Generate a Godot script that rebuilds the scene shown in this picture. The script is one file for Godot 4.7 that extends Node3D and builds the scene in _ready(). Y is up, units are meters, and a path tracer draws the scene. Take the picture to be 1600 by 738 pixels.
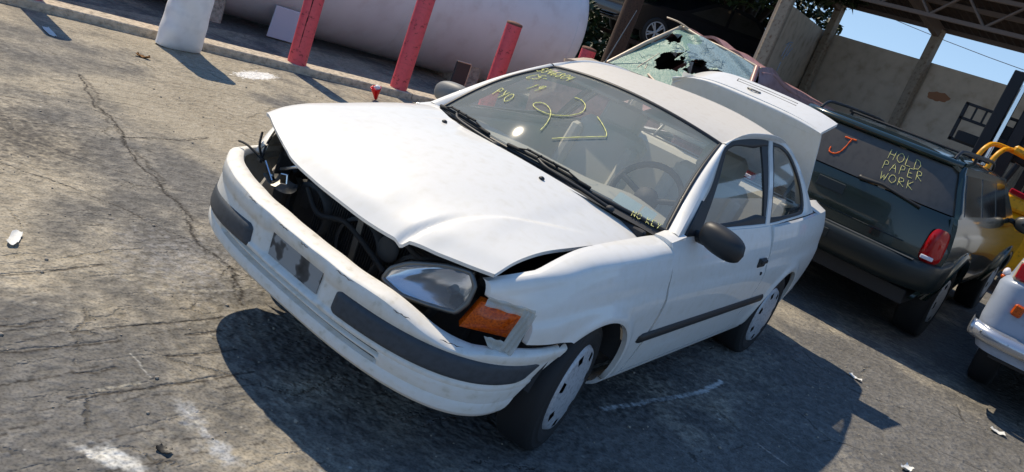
extends Node3D

var M := {}
var rng := RandomNumberGenerator.new()
const CURB0 := Vector3(-4.833, 0, -1.105)
const CURB_ALONG := Vector3(0.335, 0, -0.942)
const CURB_OUT := Vector3(0.942, 0, 0.335)

# ---------------------------------------------------------------- naming
func numbered(called: String, parent: Node) -> String:
	if not parent.has_node(NodePath(called)):
		return called
	var k := 1
	while parent.has_node(NodePath("%s_%03d" % [called, k])):
		k += 1
	return "%s_%03d" % [called, k]

func tag(o: Node, label: String, category: String, group := "", kind := "") -> Node:
	if label != "": o.set_meta("label", label)
	if category != "": o.set_meta("category", category)
	if group != "": o.set_meta("group", group)
	if kind != "": o.set_meta("kind", kind)
	return o

func thing(called: String, label: String, category: String, at := Vector3.ZERO, turn := 0.0, group := "") -> Node3D:
	var o := Node3D.new()
	o.name = numbered(called, self)
	add_child(o, true)
	o.position = at
	o.rotation.y = turn
	tag(o, label, category, group)
	return o

func put(st: SurfaceTool, called: String, m: Material, parent: Node = self) -> MeshInstance3D:
	st.generate_normals()
	var mi := MeshInstance3D.new()
	mi.mesh = st.commit()
	mi.material_override = m
	mi.name = numbered(called, parent)
	parent.add_child(mi, true)
	return mi

func copy_of(src: Node3D, label := "", group := "") -> Node3D:
	var c: Node3D = src.duplicate()
	var base := String(src.name)
	c.name = numbered(base, self)
	add_child(c, true)
	if label != "": c.set_meta("label", label)
	if group != "": c.set_meta("group", group)
	return c

# ---------------------------------------------------------------- shapes
func S() -> SurfaceTool:
	var st := SurfaceTool.new()
	st.begin(Mesh.PRIMITIVE_TRIANGLES)
	st.set_smooth_group(0)
	return st

func vtx(st: SurfaceTool, p: Vector3) -> void:
	st.set_uv(Vector2(p.x + p.z * 0.7, p.y + p.z * 0.3))
	st.add_vertex(p)

func tri(st: SurfaceTool, a: Vector3, b: Vector3, c: Vector3) -> void:
	vtx(st, a); vtx(st, b); vtx(st, c)

func quad(st: SurfaceTool, a: Vector3, b: Vector3, c: Vector3, d: Vector3) -> void:
	tri(st, a, b, c)
	tri(st, a, c, d)

func steps(a: float, b: float, n: int) -> PackedFloat32Array:
	var r := PackedFloat32Array()
	for i in n + 1:
		r.append(lerpf(a, b, float(i) / n))
	return r

# a sheet p(u, v) over two lists of parameters
func sheet(st: SurfaceTool, f: Callable, us: PackedFloat32Array, vs: PackedFloat32Array, flip := false) -> void:
	var rows: Array = []
	for v in vs:
		var row := PackedVector3Array()
		for u in us:
			row.append(f.call(u, v))
		rows.append(row)
	net(st, rows, flip)

func net(st: SurfaceTool, rows: Array, flip := false) -> void:
	for j in rows.size() - 1:
		var a: PackedVector3Array = rows[j]
		var b: PackedVector3Array = rows[j + 1]
		for i in a.size() - 1:
			if flip: quad(st, a[i], a[i + 1], b[i + 1], b[i])
			else: quad(st, a[i], b[i], b[i + 1], a[i + 1])

# a panel: the sheet plus a folded edge going in by `hem`
func panel(st: SurfaceTool, f: Callable, us: PackedFloat32Array, vs: PackedFloat32Array, hem: Vector3, flip := false, sides := 15) -> void:
	sheet(st, f, us, vs, flip)
	st.set_smooth_group(7)
	var u0 := us[0]
	var u1 := us[us.size() - 1]
	var v0 := vs[0]
	var v1 := vs[vs.size() - 1]
	var bands: Array = []
	if sides & 1:
		var e := PackedVector3Array()
		for u in us: e.append(f.call(u, v0))
		bands.append(e)
	if sides & 2:
		var e := PackedVector3Array()
		for u in us: e.append(f.call(u, v1))
		bands.append(e)
	if sides & 4:
		var e := PackedVector3Array()
		for v in vs: e.append(f.call(u0, v))
		bands.append(e)
	if sides & 8:
		var e := PackedVector3Array()
		for v in vs: e.append(f.call(u1, v))
		bands.append(e)
	for e in bands:
		var inner := PackedVector3Array()
		for q in e: inner.append(q + hem)
		net(st, [e, inner])
	st.set_smooth_group(0)

func obox(st: SurfaceTool, c: Vector3, size: Vector3, basis := Basis.IDENTITY, bevel := 0.006) -> void:
	var h := size * 0.5
	var b := minf(bevel, minf(h.x, minf(h.y, h.z)) * 0.6)
	var P := func(sx: int, sy: int, sz: int, ax: int) -> Vector3:
		var q := Vector3(sx * (h.x - (0.0 if ax == 0 else b)), sy * (h.y - (0.0 if ax == 1 else b)), sz * (h.z - (0.0 if ax == 2 else b)))
		return c + basis * q
	st.set_smooth_group(-1)
	for s in [-1, 1]:
		flatq(st, P.call(s, -1, -1, 0), P.call(s, 1, -1, 0), P.call(s, 1, 1, 0), P.call(s, -1, 1, 0), c)
		flatq(st, P.call(-1, s, -1, 1), P.call(1, s, -1, 1), P.call(1, s, 1, 1), P.call(-1, s, 1, 1), c)
		flatq(st, P.call(-1, -1, s, 2), P.call(1, -1, s, 2), P.call(1, 1, s, 2), P.call(-1, 1, s, 2), c)
		for r in [-1, 1]:
			flatq(st, P.call(s, r, -1, 0), P.call(s, r, 1, 0), P.call(s, r, 1, 1), P.call(s, r, -1, 1), c)
			flatq(st, P.call(s, -1, r, 0), P.call(s, 1, r, 0), P.call(s, 1, r, 2), P.call(s, -1, r, 2), c)
			flatq(st, P.call(-1, s, r, 1), P.call(1, s, r, 1), P.call(1, s, r, 2), P.call(-1, s, r, 2), c)
			for k in [-1, 1]:
				flat3(st, P.call(s, r, k, 0), P.call(s, r, k, 1), P.call(s, r, k, 2), c)
	st.set_smooth_group(0)

func flat3(st: SurfaceTool, a: Vector3, b: Vector3, c: Vector3, mid: Vector3) -> void:
	var n := (b - a).cross(c - a)
	if n.dot((a + b + c) / 3.0 - mid) > 0.0: tri(st, a, c, b)
	else: tri(st, a, b, c)

func flatq(st: SurfaceTool, a: Vector3, b: Vector3, c: Vector3, d: Vector3, mid: Vector3) -> void:
	var n := (b - a).cross(c - a)
	if n.dot((a + b + c + d) / 4.0 - mid) > 0.0: quad(st, a, d, c, b)
	else: quad(st, a, b, c, d)

# a tube along a path; r may be one radius or one per point; flat squashes it
func tube(st: SurfaceTool, path: PackedVector3Array, r, seg := 8, caps := true) -> void:
	var n := path.size()
	var up := Vector3.UP
	var t0 := (path[1] - path[0]).normalized()
	if absf(t0.dot(up)) > 0.9: up = Vector3.RIGHT
	var rows: Array = []
	var side := t0.cross(up).normalized()
	for i in n:
		var t := (path[mini(i + 1, n - 1)] - path[maxi(i - 1, 0)]).normalized()
		side = (side - t * side.dot(t)).normalized()
		var nn := side.cross(t)
		var rad: float = r if (r is float) else r[i]
		var row := PackedVector3Array()
		for k in seg + 1:
			var a := TAU * k / seg
			row.append(path[i] + (side * cos(a) + nn * sin(a)) * rad)
		rows.append(row)
	net(st, rows, true)
	if caps:
		st.set_smooth_group(3)
		for e in [0, n - 1]:
			var row: PackedVector3Array = rows[e]
			for k in seg:
				if e == 0: tri(st, path[e], row[k + 1], row[k])
				else: tri(st, path[e], row[k], row[k + 1])
		st.set_smooth_group(0)

func pts(list: Array) -> PackedVector3Array:
	var r := PackedVector3Array()
	for q in list: r.append(q)
	return r

# turned profile: (radius, height along axis)
func lathe(st: SurfaceTool, prof: Array, seg: int, xf: Transform3D, a0 := 0.0, a1 := TAU) -> void:
	var rows: Array = []
	for q in prof:
		var row := PackedVector3Array()
		for k in seg + 1:
			var a := lerpf(a0, a1, float(k) / seg)
			row.append(xf * Vector3(q.x * cos(a), q.y, q.x * sin(a)))
		rows.append(row)
	net(st, rows)

# closed outline (in the plane of the basis x, y) pushed along basis z
func slab(st: SurfaceTool, outline: PackedVector2Array, depth: float, xf: Transform3D) -> void:
	var idx := Geometry2D.triangulate_polygon(outline)
	st.set_smooth_group(4)
	for i in range(0, idx.size(), 3):
		var a := outline[idx[i]]
		var b := outline[idx[i + 1]]
		var c := outline[idx[i + 2]]
		tri(st, xf * Vector3(a.x, a.y, 0), xf * Vector3(b.x, b.y, 0), xf * Vector3(c.x, c.y, 0))
		tri(st, xf * Vector3(a.x, a.y, depth), xf * Vector3(c.x, c.y, depth), xf * Vector3(b.x, b.y, depth))
	st.set_smooth_group(5)
	var n := outline.size()
	for i in n:
		var a := outline[i]
		var b := outline[(i + 1) % n]
		quad(st, xf * Vector3(a.x, a.y, 0), xf * Vector3(b.x, b.y, 0), xf * Vector3(b.x, b.y, depth), xf * Vector3(a.x, a.y, depth))
	st.set_smooth_group(0)

func ball(st: SurfaceTool, c: Vector3, r: Vector3, seg := 12, rings := 8, wob := 0.0) -> void:
	var rows: Array = []
	for j in rings + 1:
		var row := PackedVector3Array()
		var la := PI * j / rings - PI / 2
		for i in seg + 1:
			var lo := TAU * (i % seg) / seg
			var k := 1.0 + wob * sin(lo * 3.0 + j * 2.1) * cos(la)
			row.append(c + Vector3(cos(la) * cos(lo), sin(la), cos(la) * sin(lo)) * r * k)
		rows.append(row)
	net(st, rows)

# table lookup, smooth between the points
func tab(t: PackedVector2Array, x: float) -> float:
	var n := t.size()
	if x <= t[0].x: return t[0].y
	if x >= t[n - 1].x: return t[n - 1].y
	var i := 0
	while t[i + 1].x < x: i += 1
	var p1 := t[i]
	var p2 := t[i + 1]
	var h := p2.x - p1.x
	var s := (p2.y - p1.y) / h
	var m1 := s
	var m2 := s
	if i > 0: m1 = (s + (p1.y - t[i - 1].y) / (p1.x - t[i - 1].x)) * 0.5
	if i < n - 2: m2 = (s + (t[i + 2].y - p2.y) / (t[i + 2].x - p2.x)) * 0.5
	var w := (x - p1.x) / h
	return p1.y * (2 * w * w * w - 3 * w * w + 1) + h * m1 * (w * w * w - 2 * w * w + w) + p2.y * (3 * w * w - 2 * w * w * w) + h * m2 * (w * w * w - w * w)

func smooth_loop(p: PackedVector2Array, per: int) -> PackedVector2Array:
	var r := PackedVector2Array()
	var n := p.size()
	for i in n:
		for k in per:
			var w := float(k) / per
			r.append(p[i].cubic_interpolate(p[(i + 1) % n], p[(i - 1 + n) % n], p[(i + 2) % n], w))
	return r

func smooth_path(p: Array, per: int) -> PackedVector3Array:
	var r := PackedVector3Array()
	var n := p.size()
	for i in n - 1:
		for k in per:
			var a: Vector3 = p[maxi(i - 1, 0)]
			var b: Vector3 = p[i]
			var c: Vector3 = p[i + 1]
			var d: Vector3 = p[mini(i + 2, n - 1)]
			r.append(b.cubic_interpolate(c, a, d, float(k) / per))
	r.append(p[n - 1])
	return r

# same number of points at the same share of the length
func resample(p: PackedVector2Array, n: int) -> PackedVector2Array:
	var q := p.duplicate()
	q.append(p[0])
	var total := 0.0
	for i in q.size() - 1: total += q[i].distance_to(q[i + 1])
	var r := PackedVector2Array()
	var i := 0
	var done := 0.0
	for k in n:
		var want := total * k / n
		while i < q.size() - 2 and done + q[i].distance_to(q[i + 1]) < want:
			done += q[i].distance_to(q[i + 1])
			i += 1
		var l := q[i].distance_to(q[i + 1])
		r.append(q[i].lerp(q[i + 1], clampf((want - done) / maxf(l, 1e-6), 0, 1)))
	return r

# ---------------------------------------------------------------- materials
func mat(called: String, c: Color, rough := 0.6, metal := 0.0) -> StandardMaterial3D:
	var m := StandardMaterial3D.new()
	m.resource_name = called
	m.albedo_color = c
	m.roughness = rough
	m.metallic = metal
	m.cull_mode = BaseMaterial3D.CULL_DISABLED
	M[called] = m
	return m

func noise_tex(seed_: int, freq: float, ramp: Array, size := 256, octaves := 4, kind := FastNoiseLite.TYPE_SIMPLEX_SMOOTH, normal := false, strength := 4.0) -> NoiseTexture2D:
	var n := FastNoiseLite.new()
	n.seed = seed_
	n.noise_type = kind
	n.frequency = freq
	n.fractal_octaves = octaves
	var t := NoiseTexture2D.new()
	t.width = size
	t.height = size
	t.seamless = true
	t.noise = n
	if normal:
		t.as_normal_map = true
		t.bump_strength = strength
	elif ramp.size() > 0:
		var g := Gradient.new()
		var offs := PackedFloat32Array()
		var cols := PackedColorArray()
		for r in ramp:
			offs.append(r[0])
			cols.append(r[1])
		g.offsets = offs
		g.colors = cols
		t.color_ramp = g
	return t

func grey(v: float) -> Color:
	return Color(v, v, v)

# grain and patches over a colour, in the thing's own space
func worn(m: StandardMaterial3D, seed_: int, scale: float, ramp: Array, freq := 0.02, octaves := 5) -> StandardMaterial3D:
	m.albedo_texture = noise_tex(seed_, freq, ramp, 512, octaves)
	m.uv1_triplanar = true
	m.uv1_scale = Vector3.ONE * scale
	return m

func bumpy(m: StandardMaterial3D, seed_: int, freq: float, strength: float, amount := 1.0) -> StandardMaterial3D:
	m.normal_enabled = true
	m.normal_texture = noise_tex(seed_, freq, [], 512, 4, FastNoiseLite.TYPE_SIMPLEX_SMOOTH, true, strength)
	m.normal_scale = amount
	return m

func make_materials() -> void:
	var white := mat("white_paint", Color(0.9, 0.893, 0.868), 0.55)
	worn(white, 11, 0.9, [[0.0, Color(0.955, 0.945, 0.92)], [0.3, Color(0.985, 0.982, 0.972)], [0.6, Color(1, 1, 1)], [1.0, Color(0.985, 0.98, 0.965)]], 0.03, 6)
	white.clearcoat_enabled = true
	white.clearcoat = 0.6
	white.clearcoat_roughness = 0.05
	var chalky := mat("chalky_roof_paint", Color(0.82, 0.80, 0.76), 0.5)
	worn(chalky, 12, 1.4, [[0.0, Color(0.96, 0.945, 0.92)], [0.5, Color(1, 1, 1)], [1.0, Color(0.98, 0.97, 0.95)]], 0.02, 6)
	var bump_paint := mat("scuffed_bumper_paint", Color(0.9, 0.89, 0.86), 0.5)
	worn(bump_paint, 13, 1.6, [[0.0, Color(0.84, 0.82, 0.77)], [0.22, Color(0.94, 0.925, 0.89)], [0.32, Color(0.98, 0.97, 0.95)], [0.7, Color(1, 1, 1)], [1.0, Color(0.93, 0.9, 0.84)]], 0.02, 6)
	mat("black_plastic", Color(0.13, 0.135, 0.14), 0.5)
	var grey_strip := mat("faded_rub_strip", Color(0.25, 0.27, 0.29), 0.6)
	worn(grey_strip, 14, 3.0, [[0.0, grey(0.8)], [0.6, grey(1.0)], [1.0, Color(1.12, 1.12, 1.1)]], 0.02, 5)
	mat("sunlit_faded_mirror", Color(0.46, 0.46, 0.455), 0.55)  # black plastic with its sunlit look painted in as grey, plus dusty fading
	mat("rubber", Color(0.125, 0.125, 0.128), 0.75)
	mat("dark_cavity", Color(0.19, 0.19, 0.195), 0.8)
	var hubs := mat("silver_hubcap", Color(0.76, 0.77, 0.78), 0.42, 0.2)
	worn(hubs, 15, 4.0, [[0.0, grey(0.7)], [0.5, grey(1)], [1, grey(0.9)]], 0.02, 4)
	mat("chrome", Color(0.85, 0.86, 0.87), 0.14, 1.0)
	mat("chrome_worn", Color(0.72, 0.74, 0.77), 0.25, 0.75)
	mat("dull_metal", Color(0.45, 0.45, 0.44), 0.45, 0.8)
	var gl := mat("windscreen_glass", Color(0.74, 0.76, 0.74, 0.34), 0.04)
	gl.transparency = BaseMaterial3D.TRANSPARENCY_ALPHA
	gl.metallic_specular = 0.8
	var gd := noise_tex(21, 0.006, [[0.0, Color(0.9, 1, 1, 0.7)], [0.5, Color(1, 1, 1, 0.95)], [0.62, Color(1.3, 1.25, 1.2, 1.0)], [1.0, Color(1.5, 1.4, 1.3, 1)]], 512, 5)
	gl.albedo_texture = gd
	gl.uv1_triplanar = true
	gl.uv1_scale = Vector3.ONE * 0.7
	var sg := mat("side_glass", Color(0.3, 0.36, 0.37, 0.16), 0.03)
	sg.transparency = BaseMaterial3D.TRANSPARENCY_ALPHA
	sg.metallic_specular = 0.7
	var cl := mat("clear_lens", Color(0.9, 0.93, 0.95, 0.1), 0.03)
	cl.transparency = BaseMaterial3D.TRANSPARENCY_ALPHA
	var amber := mat("amber_lens", Color(0.9, 0.40, 0.04), 0.18)
	worn(amber, 16, 6.0, [[0.0, Color(0.45, 0.3, 0.25)], [0.5, Color(0.85, 0.8, 0.8)], [1.0, Color(1, 1, 1)]], 0.03, 3)
	mat("red_lens", Color(0.62, 0.03, 0.05), 0.12)
	mat("clear_plastic_tape", Color(0.80, 0.81, 0.78, 0.82), 0.22)
	M.clear_plastic_tape.transparency = BaseMaterial3D.TRANSPARENCY_ALPHA
	worn(M.clear_plastic_tape, 17, 8.0, [[0.0, grey(0.7)], [0.45, grey(1)], [0.55, grey(0.85)], [1, grey(1.1)]], 0.05, 5)
	mat("yellow_tape", Color(0.74, 0.74, 0.32), 0.5)
	worn(M.yellow_tape, 18, 10.0, [[0.0, grey(0.65)], [0.5, grey(1)], [1, grey(1)]], 0.04, 4)
	mat("seat_cloth", Color(0.76, 0.755, 0.70), 0.9)
	mat("dash_plastic", Color(0.68, 0.68, 0.63), 0.7)
	mat("dark_trim", Color(0.22, 0.225, 0.23), 0.7)
	mat("headliner", Color(0.62, 0.61, 0.58), 0.9)
	mat("yellow_chalk", Color(0.95, 0.93, 0.6), 0.8)
	mat("orange_chalk", Color(0.95, 0.38, 0.1), 0.8)
	var paper := mat("paper_sticker", Color(0.78, 0.86, 0.83), 0.8)
	worn(paper, 19, 22.0, [[0.0, grey(0.72)], [0.42, grey(0.98)], [1, grey(1)]], 0.03, 3)
	var plate := mat("dirty_plate_bracket", Color(0.58, 0.58, 0.57), 0.6)
	worn(plate, 20, 1.6, [[0.0, grey(0.25)], [0.38, grey(0.5)], [0.5, grey(1.0)], [1, grey(1.2)]], 0.012, 3)
	# SUV and the other vehicles
	var green := mat("green_paint", Color(0.075, 0.15, 0.12), 0.26, 0.15)
	worn(green, 31, 0.8, [[0, grey(0.9)], [0.5, grey(1)], [1, Color(1.25, 1.2, 1.15)]], 0.02, 4)
	green.clearcoat_enabled = true
	green.clearcoat = 0.8
	green.clearcoat_roughness = 0.06
	var tint := mat("dusty_tinted_glass", Color(0.31, 0.295, 0.27), 0.2)
	worn(tint, 32, 1.2, [[0, grey(0.85)], [0.5, grey(1)], [1, grey(1.2)]], 0.02, 5)
	mat("dark_window", Color(0.07, 0.075, 0.078), 0.06)
	M.dark_window.metallic_specular = 0.7
	mat("suv_bumper", Color(0.09, 0.13, 0.135), 0.4)
	var mauve := mat("mauve_paint", Color(0.66, 0.48, 0.44), 0.4, 0.0)
	worn(mauve, 33, 1.0, [[0, Color(0.75, 0.7, 0.68)], [0.5, grey(1)], [1, Color(1.1, 1.08, 1.05)]], 0.02, 5)
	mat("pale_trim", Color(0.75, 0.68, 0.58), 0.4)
	var smash := mat("shattered_glass", Color(0.62, 0.76, 0.71, 0.72), 0.4)
	smash.transparency = BaseMaterial3D.TRANSPARENCY_ALPHA
	smash.albedo_texture = noise_tex(34, 0.05, [[0, Color(0.7, 0.85, 0.8, 0.72)], [0.45, Color(1, 1, 1, 0.9)], [0.52, Color(0.8, 0.9, 0.86, 0.8)], [1, Color(1.1, 1.1, 1.1, 1)]], 512, 5, FastNoiseLite.TYPE_CELLULAR)
	bumpy(smash, 38, 0.05, 6.0)
	smash.uv1_triplanar = true
	smash.uv1_scale = Vector3.ONE * 1.6
	var frost := mat("crazed_glass", Color(0.5, 0.62, 0.66), 0.7)
	bumpy(frost, 39, 0.09, 8.0)
	worn(frost, 35, 2.0, [[0, grey(0.55)], [0.45, grey(0.9)], [0.6, grey(1.2)], [1, grey(1.4)]], 0.05, 5)
	var van := mat("pale_blue_paint", Color(0.62, 0.66, 0.72), 0.3)
	worn(van, 36, 1.0, [[0, grey(0.86)], [0.5, grey(1)], [1, grey(1)]], 0.015, 5)
	mat("yellow_machine", Color(0.95, 0.66, 0.03), 0.4)
	worn(M.yellow_machine, 37, 1.2, [[0, Color(0.6, 0.55, 0.5)], [0.3, grey(0.92)], [1, grey(1)]], 0.02, 5)
	mat("mast_black", Color(0.1, 0.11, 0.13), 0.45, 0.4)
	mat("navy_paint", Color(0.04, 0.055, 0.09), 0.25, 0.2)
	# yard
	var red := mat("red_bollard_paint", Color(0.86, 0.34, 0.38), 0.55)
	worn(red, 41, 1.6, [[0, Color(0.3, 0.2, 0.2)], [0.15, Color(0.5, 0.4, 0.38)], [0.19, Color(0.94, 0.95, 0.95)], [0.6, grey(1)], [1, Color(1.15, 1.25, 1.25)]], 0.02, 5)
	mat("rust_scrape", Color(0.12, 0.07, 0.06), 0.9)
	mat("rusty_cap", Color(0.45, 0.3, 0.24), 0.8)
	worn(M.rusty_cap, 42, 5.0, [[0, grey(0.5)], [0.5, grey(1)], [1, Color(1.3, 1.1, 1.0)]], 0.03, 4)
	var tank := mat("tank_paint", Color(0.91, 0.905, 0.90), 0.42)
	worn(tank, 43, 0.5, [[0, Color(0.92, 0.9, 0.89)], [0.45, grey(0.98)], [1, grey(1)]], 0.01, 6)
	var con := mat("concrete", Color(0.78, 0.73, 0.65), 0.9)
	worn(con, 44, 1.3, [[0, grey(0.6)], [0.35, grey(0.88)], [0.7, grey(1)], [1, grey(1)]], 0.02, 7)
	bumpy(con, 45, 0.06, 5.0)
	var wallc := mat("wall_concrete", Color(0.80, 0.73, 0.64), 0.92)
	worn(wallc, 46, 0.35, [[0, Color(0.8, 0.76, 0.71)], [0.4, grey(0.95)], [0.7, grey(1)], [1, Color(1.1, 1.06, 1.0)]], 0.015, 7)
	mat("rust_stain", Color(0.6, 0.42, 0.3), 0.9)
	mat("pale_graffiti", Color(0.62, 0.68, 0.76), 0.9)
	mat("post_paint", Color(0.64, 0.58, 0.5), 0.8)
	worn(M.post_paint, 47, 1.0, [[0, Color(0.55, 0.4, 0.32)], [0.35, grey(0.9)], [1, grey(1)]], 0.02, 5)
	mat("rusty_roof", Color(0.23, 0.17, 0.14), 0.85)
	worn(M.rusty_roof, 48, 0.7, [[0, grey(0.6)], [0.5, grey(1)], [1, Color(1.3, 1.2, 1.1)]], 0.02, 5)
	mat("truss_steel", Color(0.42, 0.36, 0.32), 0.7)
	var sack := mat("woven_sack", Color(0.93, 0.93, 0.93), 0.75)
	worn(sack, 49, 1.2, [[0, grey(0.94)], [0.5, grey(1)], [1, grey(1)]], 0.01, 3)
	mat("white_board", Color(0.84, 0.83, 0.86), 0.6)
	mat("red_plastic", Color(0.86, 0.03, 0.05), 0.2)
	mat("grey_cap", Color(0.68, 0.68, 0.66), 0.4)
	mat("old_wood", Color(0.3, 0.22, 0.17), 0.9)
	worn(M.old_wood, 50, 2.0, [[0, grey(0.5)], [0.5, grey(1)], [1, grey(1.2)]], 0.03, 5)
	var leaf := mat("leaf_green", Color(0.16, 0.23, 0.1), 0.6)
	leaf.backlight_enabled = true
	leaf.backlight = Color(0.08, 0.12, 0.03)
	leaf.vertex_color_use_as_albedo = true
	mat("bark", Color(0.22, 0.17, 0.13), 0.95)
	mat("dry_leaf", Color(0.5, 0.33, 0.12), 0.8)
	mat("white_scrap", Color(0.85, 0.85, 0.83), 0.7)
	mat("pale_grit", Color(0.62, 0.58, 0.52), 0.9)
	mat("black_scrap", Color(0.06, 0.06, 0.06), 0.5)
	mat("wire", Color(0.1, 0.1, 0.12), 0.7)

func _ready() -> void:
	rng.seed = 20240611
	# camera
	var cam := Camera3D.new()
	cam.name = "camera"
	var yaw := -2.60985
	var pitch := -0.282598
	var roll := 0.363206
	var fwd := Vector3(cos(pitch) * sin(yaw), sin(pitch), cos(pitch) * cos(yaw))
	var r := fwd.cross(Vector3.UP).normalized()
	var u := r.cross(fwd)
	var r2 := r * cos(roll) + u * sin(roll)
	var u2 := u * cos(roll) - r * sin(roll)
	cam.transform = Transform3D(Basis(r2, u2, -fwd), Vector3(1.91925, 1.61352, 3.92149))
	cam.fov = 31.656
	cam.near = 0.05
	cam.far = 900.0
	add_child(cam)
	cam.current = true
	# sky
	var sky_m := ProceduralSkyMaterial.new()
	sky_m.sky_top_color = Color(0.30, 0.45, 0.66)
	sky_m.sky_horizon_color = Color(0.66, 0.79, 0.91)
	sky_m.sky_curve = 0.2
	sky_m.sky_energy_multiplier = 0.8
	sky_m.ground_bottom_color = Color(0.25, 0.24, 0.22)
	sky_m.ground_horizon_color = Color(0.6, 0.68, 0.75)
	sky_m.sun_angle_max = 1.0
	var sky := Sky.new()
	sky.sky_material = sky_m
	var env := Environment.new()
	env.background_mode = Environment.BG_SKY
	env.sky = sky
	env.ambient_light_source = Environment.AMBIENT_SOURCE_SKY
	env.tonemap_mode = Environment.TONE_MAPPER_LINEAR
	env.tonemap_exposure = 2.2
	env.sdfgi_enabled = true
	env.ssao_enabled = true
	env.ssil_enabled = true
	var we := WorldEnvironment.new()
	we.name = "world_environment"
	we.environment = env
	add_child(we)
	# sun: from the coupe's right, a little behind
	var sun := DirectionalLight3D.new()
	sun.name = "sun"
	var to_sun := Vector3(-0.79, 1.0, -0.16).normalized()
	sun.transform = Transform3D(Basis.looking_at(-to_sun, Vector3.UP), Vector3(0, 30, 0))
	sun.light_energy = 0.74
	sun.light_color = Color(1.0, 0.94, 0.84)
	sun.light_angular_distance = 0.5
	sun.shadow_enabled = true
	add_child(sun)
	make_materials()
	make_ground()
	make_wall_and_canopy()
	make_curb_and_tank()
	make_trees()
	make_coupe()
	make_suv()
	make_mauve()
	make_van()
	make_forklift()
	make_dark_car()
	make_litter()

# ---------------------------------------------------------------- the white coupe
# its own space: x to the car's left, y up, z forward, origin on the ground between the axles
var WID := PackedVector2Array([Vector2(.16, .70), Vector2(.215, .752), Vector2(.26, .775), Vector2(.32, .79), Vector2(.40, .806), Vector2(.48, .818), Vector2(.56, .826), Vector2(.63, .829), Vector2(.66, .826), Vector2(.68, .818), Vector2(.74, .808), Vector2(.80, .792), Vector2(.85, .772), Vector2(.88, .756), Vector2(.95, .72)])
var FTOP := PackedVector2Array([Vector2(.60, .868), Vector2(.8, .868), Vector2(1.0, .862), Vector2(1.2, .854), Vector2(1.36, .841), Vector2(1.5, .806), Vector2(1.62, .764), Vector2(1.73, .712)])
var BELT := PackedVector2Array([Vector2(-2.1, .94), Vector2(-1.6, .942), Vector2(-1.3, .93), Vector2(-.6, .898), Vector2(.2, .902), Vector2(.55, .902), Vector2(.72, .878)])
var ROOF_EDGE := PackedVector2Array([Vector2(0, 1.25), Vector2(.15, 1.287), Vector2(.3, 1.315), Vector2(.5, 1.328), Vector2(.7, 1.33), Vector2(.88, 1.318), Vector2(1, 1.30)])
var REAR_EDGE := PackedVector2Array([Vector2(-1.50, .945), Vector2(-1.44, .99), Vector2(-1.33, 1.09), Vector2(-1.22, 1.19), Vector2(-1.10, 1.265), Vector2(-.97, 1.30)])
var GLASS_TOP := PackedVector2Array([Vector2(-1.275, .95), Vector2(-1.255, 1.08), Vector2(-1.17, 1.17), Vector2(-1.07, 1.24), Vector2(-.86, 1.289), Vector2(-.58, 1.299), Vector2(-.35, 1.294), Vector2(-.12, 1.278), Vector2(-.03, 1.266), Vector2(.07, 1.236), Vector2(.18, 1.16), Vector2(.30, 1.064), Vector2(.53, .92)])
const ARCH_R := 0.322
const AXLE_Y := 0.285

func side_x(y: float, z: float) -> float:
	var w := tab(WID, y)
	if z > 0.9: w -= 0.05 * pow((z - 0.9) / 0.7, 2.2)
	if z > 1.45: w -= 0.045 * pow((z - 1.45) / 0.2, 2.0)
	if z < -1.0: w -= 0.075 * pow((-1.0 - z) / 1.0, 2.0)
	for az in [1.19, -1.19]:
		var r := Vector2(z - az, y - AXLE_Y).length()
		w += 0.013 * exp(-pow((r - 0.335) / 0.028, 2.0)) * smoothstep(0.2, 0.3, y)
	return w

func hood_rear(x: float) -> float:
	return 0.70 + 0.27 * (1.0 - pow(x / 0.66, 2.0))

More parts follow.
